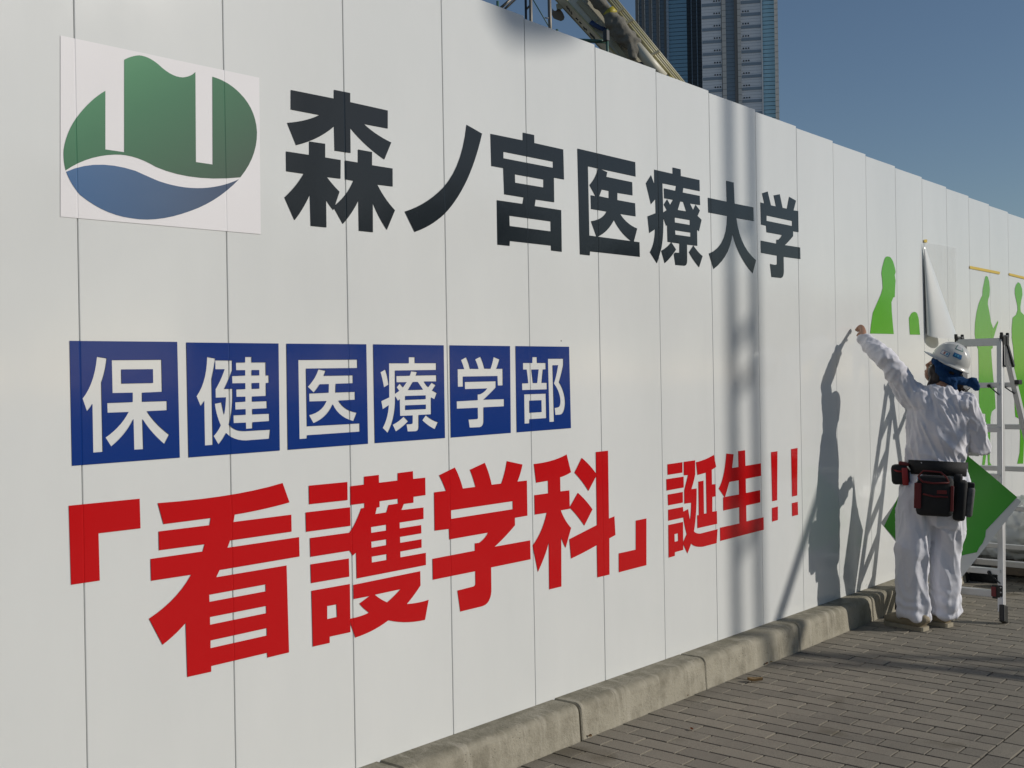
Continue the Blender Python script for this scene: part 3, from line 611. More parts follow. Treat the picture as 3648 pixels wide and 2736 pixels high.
 'bryo':('blue',['1116,1440.6 1479.7,1441.9 1478.3,1087.9 1115.7,1087.5'],['1149.2,1340.3 1173.5,1350.4 1176.3,1344.1 1178.9,1337.4 1181.3,1330.2 1183.4,1322.5 1185.3,1314.2 1187,1305.5 1188.5,1296.3 1164.8,1286.2 1163.1,1294.4 1161.2,1302.5 1159.1,1310.4 1156.9,1318.1 1154.5,1325.7 1151.9,1333.1 1149.2,1340.3','1192,1373.1 1292.2,1373.2 1292.7,1395.6 1323.9,1395.7 1324,1373.7 1437.6,1373.8 1437.3,1348.1 1221.7,1346.6 1220.8,1254.6 1220.1,1231.8 1217.6,1210.2 1213.4,1189.9 1207.5,1170.9 1199.8,1153.1 1190.5,1136.5 1179.5,1121.3 1155.5,1140 1163,1150.6 1169.4,1161.5 1174.9,1172.7 1179.4,1184.3 1182.8,1196.3 1185.3,1208.5 1186.8,1221.1 1157.1,1207.6 1150.7,1236.6 1190,1249.2','1303.4,1343.9 1334.6,1340.6 1328.1,1327.6 1437.5,1328.1 1437.3,1304.6 1370.3,1305.1 1373.4,1301.1 1376.6,1297.5 1379.7,1294.1 1382.9,1291 1386.1,1288.1 1389.4,1285.5 1392.6,1283.2 1411.5,1300.4 1432.7,1290.6 1413.3,1271 1438.4,1260.5 1424.9,1236.8 1406.6,1244.5 1405.7,1181 1339.1,1180.8 1338,1136.6 1337.5,1132.4 1336.2,1128.8 1334.1,1125.9 1331.3,1123.7 1327.6,1122.2 1323.2,1121.3 1318,1121.1 1280.4,1121.8 1274.9,1148.5 1299.8,1148.5 1301.8,1148.7 1303.4,1149.1 1304.7,1149.7 1305.7,1150.4 1306.4,1151.4 1306.7,1152.5 1306.7,1153.8 1307.4,1180.2 1243.1,1180.4 1242.8,1241.3 1232.7,1236.2 1219.8,1254.6 1219.3,1261.3 1240.9,1272.2 1228.5,1285.2 1244.9,1299.2 1260.6,1284.7 1279.7,1303.6 1228,1303.8 1227.9,1326.6 1297.2,1327.3','1261.8,1177.6 1284,1159.6 1276.1,1154 1267.8,1148.7 1259.1,1143.5 1249.9,1138.6 1240.4,1133.8 1230.4,1129.2 1220.1,1124.7 1205.1,1149.4 1214.2,1152.6 1222.9,1156 1231.3,1159.8 1239.4,1163.8 1247.2,1168.1 1254.7,1172.7 1261.8,1177.6','1377.4,1178.8 1385.8,1173.3 1394.4,1168.2 1403.3,1163.6 1412.5,1159.5 1422,1155.8 1431.7,1152.6 1441.8,1149.8 1423.9,1123.8 1412.9,1128.4 1402.4,1133.2 1392.4,1138.2 1382.9,1143.4 1374,1148.7 1365.6,1154.3 1357.7,1160'],['1312.1,1304 1336.9,1303.7 1364.3,1274.5 1286.4,1274.4','1271.7,1252.8 1377.5,1253 1377.5,1238.9 1271.3,1238.4','1270.9,1218.3 1377.7,1218.4 1377.6,1201.8 1270.8,1201.6']),
 'bgaku':('blue',['1512.5,1442.4 1871.1,1443.9 1866.9,1089.6 1510.6,1087.8'],['1575.8,1385.8 1605.7,1396.5 1609.6,1390.4 1613.2,1384.2 1616.5,1377.9 1619.5,1371.5 1622.1,1365 1624.4,1358.4 1626.5,1351.8 1676.4,1351.2 1674.4,1356.7 1672.1,1362.1 1669.7,1367.5 1667,1372.8 1664.1,1378.1 1661,1383.3 1657.6,1388.4 1688.8,1399.1 1693,1393 1697,1386.6 1700.5,1380.1 1703.8,1373.4 1706.7,1366.5 1709.3,1359.5 1711.6,1352.3 1748.2,1351.5 1752.2,1358.9 1755.9,1366.1 1759.1,1373.1 1762,1379.8 1764.5,1386.4 1766.6,1392.7 1768.3,1398.9 1803.9,1389.5 1801.7,1384 1799.2,1378.6 1796.5,1373.2 1793.6,1367.7 1790.6,1362.3 1787.3,1356.8 1783.9,1351.4 1822.9,1351.3 1822,1284.2 1791.1,1284.1 1789.8,1322.4 1585.3,1321.8 1585,1282.7 1555.5,1282.7 1555.5,1350.6 1593,1350.9 1590.6,1356.4 1588.2,1361.7 1585.8,1366.9 1583.3,1371.8 1580.8,1376.6 1578.3,1381.3 1575.8,1385.8','1595.3,1300.6 1779.6,1301.4 1778.2,1276.2 1766.6,1268.5 1755.3,1261.1 1744.2,1254.1 1733.3,1247.3 1722.7,1240.9 1712.4,1234.8 1702.3,1229 1828.5,1228.3 1827.7,1199.4 1702.6,1198.8 1701.2,1143.2 1700.2,1137.4 1698.3,1132.5 1695.4,1128.5 1691.5,1125.4 1686.7,1123.1 1680.9,1121.7 1674.2,1121.1 1618.9,1121.8 1612.6,1153.2 1658.8,1153.5 1661.5,1153.7 1663.7,1154.1 1665.4,1154.7 1666.7,1155.5 1667.6,1156.5 1668,1157.6 1668,1158.9 1667.9,1198.1 1547.5,1198 1547.2,1226.3 1668.6,1227.9 1668.5,1250.2 1682.2,1250.7 1689.5,1252.6 1696.4,1255 1703.1,1257.8 1709.4,1261 1715.4,1264.7 1721.1,1268.8 1726.4,1273.4 1595.6,1272.8'],[]),
 'bu':('blue',['1905.9,1444.4 2268.5,1446.1 2272.3,1091.7 1904.4,1089.9'],['2014.7,1399.4 2044.7,1400.1 2045.3,1375.3 2103.2,1375.3 2103.3,1348.5 2083.9,1348 2074.1,1291.5 2109.2,1291.1 2109.3,1263.4 1944.6,1263.1 1944.1,1290.5 1984.6,1290.8 1983.4,1299.7 1982.2,1308.4 1981,1316.8 1979.6,1325 1978.3,1332.9 1976.8,1340.5 1975.3,1347.8 1952.3,1347.9 1952.3,1374.9 2013.3,1375.2','1956.7,1245 2101.4,1245.4 2101.9,1141.6 1988.6,1141.1 1987.4,1123.9 1956.3,1123.9','2119.1,1393.2 2225.9,1393.7 2225.6,1368.1 2221.7,1356.9 2217.6,1345.9 2213.2,1335 2208.5,1324.2 2203.6,1313.6 2198.5,1303.2 2193.1,1292.9 2204.4,1280.4 2213.9,1267.6 2221.6,1254.5 2227.5,1241.1 2231.5,1227.5 2233.6,1213.5 2233.9,1199.3 2231.4,1187.1 2227.9,1176.8 2223.3,1168.3 2217.7,1161.8 2211.1,1157 2203.5,1154.2 2194.8,1153.2 2163.8,1152.9 2159.5,1183 2182.9,1184.5 2187.6,1185.7 2191.7,1187.9 2195,1191 2197.5,1195.2 2199.3,1200.3 2200.4,1206.3 2200.7,1213.3 2199.1,1224.5 2195.9,1235.5 2191.1,1246.3 2184.9,1256.9 2177.2,1267.3 2168,1277.4 2157.3,1287.3 2162.5,1296.6 2167.4,1306.4 2172.1,1317 2176.6,1328.2 2180.9,1340.2 2184.9,1352.8 2188.7,1366 2150.6,1365.5 2155,1124.6 2122.2,1124.5'],['2007.3,1347.7 2054.7,1348.1 2043.4,1290.8 2015.9,1291.2','1989.9,1218.4 2070.1,1218.3 2070.4,1168.4 1989.3,1167.7']),
 'logosheet':('logo',['-41.9,2284.3 635.8,2298.6 631.4,1790.5 -51.4,1779'],[],[]),
 'logogreen':('lg',['-33.9,1909.6 -35.8,1917.2 -37.3,1924.9 -38.4,1932.9 -39.1,1941 -39.4,1949.2 -39.3,1957.7 -38.8,1966.3 -35.5,1982.8 -30.9,1999 -24.9,2015.1 -17.6,2031.1 -8.9,2046.9 1.3,2062.6 12.8,2078.1 23.3,2091.2 34,2103.6 45,2115.3 56.1,2126.3 67.5,2136.5 79.2,2146.1 91,2154.9 87.8,1985.9 147.3,1986.7 152.6,2256.7 159.3,2261.3 166.2,2265.4 173.2,2269.2 180.4,2272.5 187.7,2275.5 195.1,2278.1 202.7,2280.2 211.6,2280.8 220.6,2280.4 229.5,2279.3 238.5,2277.2 247.5,2274.3 256.5,2270.5 265.6,2265.9 278.4,2258.2 290.9,2252 303.1,2247.3 315,2244.1 326.7,2242.5 338,2242.3 349.1,2243.6 357,2246 364.5,2248.8 371.4,2252 377.9,2255.7 383.9,2259.7 389.3,2264.2 394.2,2269.1 390.5,1991.3 450.9,1992 455.6,2266.5 471.3,2265.4 486.7,2263.2 501.7,2259.8 516.3,2255.3 530.5,2249.6 544.3,2242.7 557.7,2234.6 574.2,2222.3 588.3,2208.6 600.1,2193.6 609.4,2177.1 616.3,2159.3 620.8,2140.1 622.8,2119.6 621.3,2097.1 616.9,2074.6 609.9,2052.3 600.1,2030.2 587.6,2008.2 572.4,1986.5 554.6,1965.1 501.9,1955.2 452.5,1948.4 406.3,1944.7 363.1,1943.8 322.8,1945.8 285.2,1950.5 250.3,1957.9 229.9,1965.3 210.1,1971 190.7,1975.1 171.9,1977.5 153.5,1978.4 135.6,1977.7 118.2,1975.5 94.1,1970.6 70.8,1964.2 48.3,1956.3 26.6,1946.9 5.7,1935.9 -14.4,1923.5 -33.9,1909.6'],[],[]),
 'logoblue':('lb',['-32.7,1906 -6.5,1919 21.2,1929.2 50.3,1936.6 81,1941.1 113.2,1942.8 147.1,1941.4 182.7,1936.9 196,1933.2 208.6,1929.7 220.3,1926.5 231.2,1923.6 241.2,1921 250.4,1918.6 258.6,1916.6 280.8,1912.9 303,1910.4 325.2,1908.9 347.5,1908.5 369.9,1909.3 392.3,1911.2 414.7,1914.2 434.3,1917.9 453.8,1922.4 473.2,1927.8 492.4,1934 511.5,1941.2 530.5,1949.4 549.3,1958.4 525.5,1936.2 501,1915.8 475.9,1897.1 450.2,1880.1 423.8,1864.8 396.9,1851.1 369.5,1839.1 336.9,1826.2 305.6,1815.6 275.5,1807.3 246.6,1801.3 218.9,1797.4 192.2,1795.7 166.7,1796.2 142,1797.5 117.9,1800.9 94.6,1806.2 71.8,1813.4 49.7,1822.5 28.1,1833.5 7.2,1846.3 -0.4,1854.4 -7.4,1862.7 -13.8,1871 -19.5,1879.5 -24.5,1888.2 -28.9,1897 -32.7,1906'],[],[]),
 'fig1':('green',['5728.2,1980.7 5740.9,2016.5 5775.3,2066.7 5780.7,2074.7 5787.2,2081.7 5794.5,2087.8 5802.9,2092.7 5812.2,2096.7 5822.5,2099.7 5833.8,2101.6 5845,2101.8 5855.3,2101.7 5864.5,2101.4 5872.8,2100.8 5880,2099.9 5886.2,2098.8 5891.4,2097.4 5900.4,2093.4 5908.7,2089.2 5916.3,2084.8 5923.3,2080.2 5929.6,2075.4 5935.2,2070.4 5940.1,2065.3 5963.9,2031.1 5976.4,2005.9 5958.5,1982 5964.5,1962.9 5972.3,1944.7 5961.9,1895.4 5952.9,1831.7 5927.6,1827.3 5893,1795.1 5896.6,1730.7 5909.9,1650.4 5925.7,1578.1 5524.2,1572.8 5542,1632.3 5574.2,1711.2 5645.4,1776.7 5717.7,1843 5745.4,1884.1 5741.3,1931.5'],[],[]),
 'fig1b':('green',['6218.3,1580 6205.5,1696.2 6239.8,1722.3 6246.8,1727 6254.7,1731.1 6263.5,1734.7 6273.2,1737.6 6283.8,1740 6295.3,1741.8 6307.7,1743.1 6320,1742.7 6331.1,1741.7 6340.9,1740 6349.5,1737.7 6357,1734.7 6363.2,1731 6368.1,1726.7 6389.7,1697.8 6410,1583.1'],[],[]),
 'fig2':('green',['7861,2068.8 7864.5,2074.5 7868.4,2079.5 7872.7,2083.7 7877.4,2087.1 7882.5,2089.8 7888.1,2091.7 7894,2092.8 7903.9,2093.2 7912.8,2093 7920.7,2092.3 7927.7,2091 7933.7,2089.2 7938.7,2086.9 7942.7,2084 7971,2047.5 7985.2,1985.7 7972.1,1936.4 7933.7,1899.9 7925.6,1865 7965.3,1797.1 7998.3,1721.7 8056.7,1667.4 8181.8,1737.7 8187.6,1720.2 8122.1,1655 8064,1594.1 8038.8,1573.4 8035.5,1504.9 7995.4,1496.6 8005.8,1397.2 8030.5,1279.9 8069.3,1132.4 8084.7,1006.4 7985.5,983 7953.1,940.3 7928.6,747.1 7911.1,573.7 8007.7,503.8 7871.9,508.6 7851.6,702.9 7801.2,580.9 7754,517 7710.8,529.7 7728,583.8 7777.8,707 7823,848.7 7820,969 7688.9,980 7667.1,1007.3 7669.9,1187.6 7673.2,1377.4 7670,1491.3 7623.1,1528.6 7590.1,1612.9 7602.7,1698.1 7641,1784.4 7702.2,1862.6 7777.7,1923.2 7790.7,1921 7804.2,1983.3 7838.1,2033.1'],[],[]),
 'fig3':('green',['8760.5,2091.8 8821.3,2080.3 8868.7,2038.1 8878.4,1986.4 8838.4,1932.4 8810.5,1871.7 8820.9,1834.9 8919.1,1808.5 9108.3,1776.9 9179,1641.5 9148.3,1613.6 9172.3,1378.7 9146.7,898.2 9019.6,886.8 8977.6,429.7 8871.9,437.3 8870.8,751.1 8822.7,498.1 8651.6,509.5 8724.6,602.9 8749.7,756.8 8722.7,897.7 8621.9,916.7 8607.7,968.4 8594.8,1173.5 8612,1378.2 8585.8,1521.3 8550,1602.5 8567.5,1684.5 8544.3,1628.5 8559.8,1701.7 8587.4,1775.4 8684.9,1804.3 8730.8,1846.5 8725.4,1883.2 8691.5,1933.3 8657.9,1983.2 8660.2,2027.4 8698.4,2066.2'],[],[]),
 'tape1':('tape',['7490.4,2148.6 8243,2148.9 8236.8,2127 7485,2127.3'],[],[]),
 'tape2':('tape',['8490.7,2153.9 8936.9,2148.9 9160.4,2146.8 9159.2,2123.6 8495,2134.7'],[],[]),
 'tape3':('tape',['6510,2272.7 6566.5,2277.5 6565.5,2254.7 6505.3,2251.7'],[],[]),
 'film':('film',['6518.5,2254.9 7181.2,2265.6 7181.9,2143.9 7184.4,2013.6 7168.4,1831.2 7157.6,1594.8 6662.2,1602.2 6507.9,1598.8 6497.2,1889.2 6477.6,1973.5'],[],[]),
 'film2':('film',['7485.3,2134.8 8242.4,2136.9 8253.4,2015.1 8237.4,1377.9 8208.7,484.6 7724.9,519.1 7469.9,556 7480.6,1377.2 7483,2021.5'],[],[]),
}
for key in ('mori', 'no', 'miya', 'i', 'ryo', 'dai', 'gaku', 'open', 'kan', 'go', 'rgaku', 'ka', 'close', 'tan', 'sei', 'ex1', 'ex2', 'ho', 'ken', 'bi', 'bryo', 'bgaku', 'bu'):
    k = GLYPHS[key][0]
    decal(key, NM[k], M[k], hoard, .0016)
ls = decal('logosheet', 'logo_sheet', M['logo'], hoard, .0016)
ls['label'] = 'white square sheet with a green and blue oval emblem'
lgm = gradient_vinyl('emblem_green', [(0, (.28, .54, .22)), (.3, (.11, .34, .165)), (.62, (.075, .20, .11)), (1, (.075, .10, .078))], (.12, 2.75), (.62, 1.95))  # emblem print, colours lightened to carry the reflection veil over it
lbm = gradient_vinyl('emblem_blue', [(0, (.085, .17, .33)), (.5, (.085, .135, .23)), (1, (.075, .082, .115))], (.0, 2.1), (.65, 1.85))
decal('logogreen', 'green_emblem', lgm, ls, .0024)
decal('logoblue', 'blue_emblem', lbm, ls, .0024)
for key, lb in (('fig1', 'cut-off green head and torso silhouette above the raised hand'), ('fig1b', 'small rounded green patch beside the torso silhouette'),
                ('fig2', 'green standing silhouette behind the stepladder'), ('fig3', 'green silhouette at the right picture edge')):
    decal(key, 'green_silhouette', M['green'], hoard, .0018)['label'] = lb
tag(decal('film2', 'transfer_film', M['thin_film'], None, .004), 'clear wrinkled transfer film over the green silhouette behind the stepladder', 'film')
tp = decal('tape1', 'masking_tape', M['tape'], None, .0055); tag(tp, 'left one of the two long yellow tape strips above the silhouettes', 'tape')
tp = decal('tape2', 'masking_tape', M['tape'], None, .0055); tag(tp, 'yellow tape strip running off the right picture edge', 'tape')
tp = decal('tape3', 'masking_tape', M['tape'], None, .0075); tag(tp, 'tiny yellow tape piece holding the corner of the curled backing sheet', 'tape')

# curled backing sheet hanging from its top left corner
cs = empty('curled_sheet', (6.75, -.02, 1.55), 'translucent film half peeled into a silvery cone above the helmet', 'film')
decal('film', 'flat_film', M['film'], cs, .005)
def wp(px_, py_, y):      # a point y metres off the wall on the sight line of a picture position
    d = fwd + rg2*((px_-1824)/4013.989) - up2*((py_-1368)/4013.989)
    return CAM + d*((y-CAM.y)/d.y)
bm = bmesh.new()
apex = wp(3290.5, 863, -.012)
nseg, nr = 26, 14
rows = []
bl, br_ = wp(3305, 1203, -.02), wp(3402, 1190, -.10)
cen = (bl+br_)/2
axis_h = (br_-bl)/2
out = Vector((0, -1, 0))
for r in range(nr+1):
    t = r/nr
    ring = []
    for k in range(nseg+1):
        a = R(-165)+R(355)*k/nseg
        rad = t*(1+.04*math.sin(3*a))
        p = apex.lerp(cen, t) + axis_h*math.cos(a)*rad + out*(.055*math.sin(a)*rad) + Vector((0, 0, -.03*t*math.sin(a+.6)))
        p.y = min(p.y, -.008)
        ring.append(bm.verts.new(p))
    rows.append(ring)
for r in range(nr):
    for k in range(nseg):
        if r == 0 and k == 0: pass
        bm.faces.new((rows[r][k], rows[r][k+1], rows[r+1][k+1], rows[r+1][k]))
bmesh.ops.remove_doubles(bm, verts=bm.verts, dist=1e-4)
cone = bobj('curled_backing', bm, mat('backing_paper', (.74, .75, .73), .28, metal=.12, spec=.6, var=.06, vscale=5), cs, True)

# ------------------------------------------------------------------ stepladder
alu = mat('aluminium', (.56, .56, .56), .40, metal=.4, var=.08, vscale=14, bump=.05, bscale=80, stretch=(1, 1, .1))
black_p = mat('black_plastic', (.012, .013, .013), .45, var=.3, vscale=20)
redp = mat('red_plastic', (.16, .015, .018), .5)
AP = Vector((6.2, -.49, 1.52))                      # middle of the hinge
lad = empty('stepladder', (6.2, -.48, gz(6.2)), 'aluminium stepladder with black hinge caps standing behind the worker', 'stepladder')
def lad_pt(side, rear, t):
    """t 0 foot .. 1 top; side -1 street, +1 wall"""
    foot = Vector((6.90 if rear else 5.53, -.475+side*.335, 0)); foot.z = gz(foot.x)+.012
    topp = Vector((6.2+(.035 if rear else -.035), -.494+side*.142, 1.515))
    return foot.lerp(topp, t)
for rear in (False, True):
    for side in (-1, 1):
        a, b = lad_pt(side, rear, .035), lad_pt(side, rear, 1)
        bm = bmesh.new()
        beam(bm, a, b, .014, .052, (1, 0, 0), .003)            # web of the channel
        o_ = Vector((0, -side*.012, 0))
        for s_ in (-1, 1):
            beam(bm, a+o_+Vector((s_*.024, 0, 0)), b+o_+Vector((s_*.024, 0, 0)), .028, .004, (1, 0, 0))
        st = bobj('stile', bm, alu, lad)
        bm = bmesh.new()
        f0 = lad_pt(side, rear, 0)
        beam(bm, f0-Vector((0, 0, .004)), lad_pt(side, rear, .055), .034, .066, (1, 0, 0), .006)
        bobj('rubber_foot', bm, black_p, lad)
        bm = bmesh.new()
        c = lad_pt(side, rear, 1)
        box(bm, c+Vector((0, side*.004, .0)), (.05, .03, .075), None, .008)
        beam(bm, c+Vector((0, side*.012, -.02)), lad_pt(side, rear, .90)+Vector((0, side*.016, 0)), .012, .03, (1, 0, 0), .004)
        box(bm, c+Vector((-.028 if not rear else .028, side*.006, .036)), (.016, .02, .034), None, .004)
        bobj('hinge_cap', bm, black_p, lad)
    for k, t in enumerate((.995, .83, .665, .495, .33, .165)):
        if rear and k == 0: continue
        a, b = lad_pt(-1, rear, t), lad_pt(1, rear, t)
        bm = bmesh.new()
        d = .055 if not rear else .04
        hgt = .05 if k == 0 else .034
        box(bm, (a+b)/2, (d, (b-a).length-.012, hgt), None, .004)
        if k == 0:
            box(bm, (a+b)/2+Vector((.036, 0, .002)), (.07, (b-a).length-.02, .028), None, .004)
        bobj('step', bm, alu, lad)
        if k in (1, 5):
            for side in (-1, 1):
                bm = bmesh.new()
                e = lad_pt(side, rear, t)
                inn = Vector((0, -side*.075, 0))
                beam(bm, e+inn+Vector((-.032, 0, -.004)), lad_pt(side, rear, t-.035)+Vector((-.032, -side*.012, 0)), .006, .014, (1, 0, 0), .002)
                ball(bm, e+inn+Vector((-.034, 0, -.004)), (.008, .012, .012), 8)
                bobj('corner_brace', bm, black_p, lad)
    # lower tie bar with adjuster plates
    a, b = lad_pt(-1, rear, .09), lad_pt(1, rear, .09)
    bm = bmesh.new()
    box(bm, (a+b)/2, (.045, (b-a).length-.01, .042), None, .004)
    bobj('tie_bar', bm, alu, lad)
    for side in (-1, 1):
        e = lad_pt(side, rear, .1)
        bm = bmesh.new()
        box(bm, e+Vector((-.034, -side*.025, 0)), (.008, .062, .085), None, .004)
        pl = bobj('adjuster_plate', bm, black_p, lad)
        bm = bmesh.new()
        for dz in (-.03, 0, .03):
            ball(bm, e+Vector((-.039, -side*.004, dz)), (.003, .005, .005), 8)
        bobj('rivet', bm, alu, pl)['kind'] = 'stuff'
        bm = bmesh.new()
        box(bm, e+Vector((-.041, -side*.045, .002)), (.006, .03, .06), None, .003)
        bobj('lock_lever', bm, redp, pl)
# spreader clip near the hinge
bm = bmesh.new()
box(bm, lad_pt(-1, True, .84)+Vector((0, -.02, 0)), (.075, .03, .032), None, .004)
bobj('lock_clip', bm, black_p, lad)

# ------------------------------------------------------------------ green and white vinyl sheet held by the worker
def plane_pt(zx, zy):
    px_, py_ = 2900+zx*748/1655, 1550+zy*748/1655
    d = fwd + rg2*((px_-1824)/4013.989) - up2*((py_-1368)/4013.989)
    n_ = Vector((.97, .22, 0)).normalized(); p0 = Vector((5.50, -.55, .4))
    return CAM + d*((p0-CAM).dot(n_)/d.dot(n_))
def to2(p):                                          # sheet plane coordinates
    e1 = Vector((.22, -.97, 0)).normalized()
    q = p-Vector((5.50, -.55, .4)); return (q.dot(e1), q.z)
e1s, n_s = Vector((.22, -.97, 0)).normalized(), Vector((.97, .22, 0)).normalized()
def sheet_pos(u, z, off=0):
    w = .022*math.sin(u*7+z*3)+.024*math.sin(z*5-u*2.5)+.10*max(0, u-.18)**2*4
    return Vector((5.50, -.55, .4)) + e1s*u + Vector((0, 0, z)) + n_s*(w-off)
sheet = empty('vinyl_sheet', (5.45, -.5, gz(5.4)), 'slanted green and white vinyl sheet held between the worker and the stepladder', 'vinyl sheet')
def sheet_part(name, outline, material, off):
    a = [to2(plane_pt(*p)) for p in outline]
    us = [p[0] for p in a]; zs = [p[1] for p in a]
    lines = [((u, min(zs)-.01), (u, max(zs)+.01)) for u in [min(us)+k*.05 for k in range(1, int((max(us)-min(us))/.05)+1)]]
    lines += [((min(us)-.01, z), (max(us)+.01, z)) for z in [min(zs)+k*.05 for k in range(1, int((max(zs)-min(zs))/.05)+1)]]
    vo, fo = fill2d([a], lines=lines)
    o = obj(name, [sheet_pos(v[0], v[1], off) for v in vo], [tuple(f) for f in fo], material, sheet, True)
    return o
sheet_part('white_sheet', [(520, 695), (1015, 10), (1632, 527), (1030, 1290)], mat('sheet_white', (.70, .70, .68), .35, var=.03), 0)
sheet_part('green_area', [(1205, 165), (1600, 490), (1355, 750), (1350, 800), (1330, 850), (1305, 880), (1285, 920), (1200, 935), (1120, 957), (950, 1010), (800, 960), (632, 812), (548, 722), (690, 430), (900, 260), (1100, 300), (1150, 310)],
           mat('sheet_green', (.065, .38, .028), .35, var=.06), .003)

# ------------------------------------------------------------------ wrapped bundle, roll and pallet at the right edge
bundle = empty('wrapped_bundle', (7.5, -.5, gz(7.4)), 'bulging bundle wrapped in clear white plastic at the right edge', 'bundle')
bm = bmesh.new()
zb = gz(7.4)
for c, r_ in (((7.45, -.62, zb+.38), (.33, .30, .30)), ((7.5, -.35, zb+.33), (.36, .34, .26)), ((7.8, -.7, zb+.4), (.4, .4, .33)), ((7.35, -.15, zb+.24), (.25, .25, .15)), ((7.5, -.6, zb+.62), (.2, .2, .14))):
    ball(bm, c, r_, 18)
me = remesh(bm, .018, 6, 'plastic_wrap')
def crumple(p, n_):
    q = p*7
    return .045*(abs(noise.noise(q))-.25) + .02*(abs(noise.noise(p*19+Vector((3, 1, 7))))-.25) + .012*noise.noise(p*40)
displace(me, crumple)
wrap = mat('plastic_wrap', (.62, .63, .60), .18, spec=.6, var=.2, vscale=9)
mobj('plastic_wrap', me, wrap, bundle, True)
bm = bmesh.new()
for k in range(5):
    beam(bm, (7.08+k*.2, -1.1, zb+.10), (7.08+k*.2, .0, zb+.10), .02, .09, (0, 0, 1))
for y in (-1.0, -.55, -.1):
    beam(bm, (7.03, y, zb+.045), (7.95, y, zb+.045), .09, .08, (0, 0, 1))
tag(bobj('pallet', bm, mat('pallet_wood', (.15, .12, .09), .8, var=.3, vscale=10, bump=.4)), 'low wooden pallet under the plastic-wrapped bundle', 'pallet')
bm = bmesh.new()
tube(bm, [(7.0, -1.0, zb+.185), (7.04, -.72, zb+.185)], .072, 20)
tube(bm, [(7.0, -1.003, zb+.185), (7.0, -1.0, zb+.185)], .03, 16)
tag(bobj('vinyl_roll', bm, mat('roll_green', (.10, .34, .02), .35), None, True), 'short bright green vinyl roll lying on the pallet edge', 'vinyl roll')
bm = bmesh.new()
for p in (((6.98, -.33, zb), (6.98, -.02, zb), (7.0, -.12, zb+.15), (7.0, -.26, zb+.13)),):
    tube(bm, [Vector(p[0]), Vector(p[1])], (.05, .02), 8)
    ball(bm, (7.0, -.17, zb+.06), (.07, .15, .085), 12)
me = remesh(bm, .015, 3, 'dark_bag'); displace(me, lambda p, n_: .012*noise.noise(p*14))
tag(mobj('dark_bag', me, mat('black_cloth', (.012, .012, .012), .8), None, True), 'small black bag on the paving behind the stepladder', 'bag')

# ------------------------------------------------------------------ worker
cloth = mat('white_cotton', (.72, .71, .75), .8, spec=.2, bump=.12, bscale=350)
pants_m = mat('white_workwear', (.74, .74, .79), .75, spec=.25, bump=.1, bscale=300)
skin = mat('skin', (.34, .17, .10), .5, var=.12, vscale=30)
hair_m = mat('dark_brown_hair', (.018, .009, .006), .45, var=.4, vscale=60, stretch=(1, 1, .1))
towel_m = mat('blue_towel', (.014, .05, .135), .9, spec=.1, var=.25, vscale=40, bump=.6, bscale=220)
canvas = mat('black_canvas', (.010, .010, .011), .75, var=.4, vscale=40, bump=.3, bscale=250)
redc = mat('dark_red_trim', (.13, .012, .012), .65, var=.25, vscale=30)
bright_red = mat('red_nylon', (.30, .015, .018), .45, var=.2, vscale=20)
shoe_m = mat('dusty_beige_canvas', (.30, .25, .17), .85, var=.25, vscale=25, bump=.3, bscale=150)
sole_m = mat('worn_sole', (.34, .30, .22), .8, var=.25, vscale=30)
helm_m = mat('white_helmet_shell', (.56, .56, .53), .28, spec=.5, var=.07, vscale=16)

WX = empty('person', (5.16, -.49, gz(5.16)), 'worker in white with white helmet and tool belt reaching up to the hoarding', 'person')
SH = Vector((.34, -.94, 0))                  # along the shoulders, left to right of the worker
FW = Vector((.94, .34, 0))                   # the way the torso faces
CD, SD = Vector((-.94, -.34, 0)), Vector((.34, -.94, 0))
ank_l, ank_r = Vector((5.075, -.425, gz(5.07)+.09)), Vector((5.262, -.545, gz(5.26)+.09))
knee_l, knee_r = Vector((5.065, -.432, .20)), Vector((5.235, -.56, .18))
hip_l, hip_r = Vector((5.135, -.455, .57)), Vector((5.20, -.615, .57))
pel = Vector((5.176, -.54, .66)); waist = Vector((5.178, -.54, .78)); chest = Vector((5.19, -.555, 1.04)); neck = Vector((5.205, -.575, 1.215))
sh_l, sh_r = Vector((5.135, -.405, 1.195)), Vector((5.245, -.705, 1.13))
el_l, wr_l = Vector((5.025, -.30, 1.405)), Vector((5.115, -.125, 1.525))
el_r, wr_r = Vector((5.335, -.75, .855)), Vector((5.46, -.56, .88))
HF = Vector((-.16, .987, 0)); HS = Vector((.987, .16, 0))       # head: facing, and its right side
HC = wp(3384, 1290, -.60)                       # middle of the helmet rim
TL = R(27)
hz = (Vector((0, 0, 1))*math.cos(TL) - HF*math.sin(TL)).normalized()
hx = HS.copy()
hy = hz.cross(hx)                                # forward
head = HC - hz*.055 + hy*.012

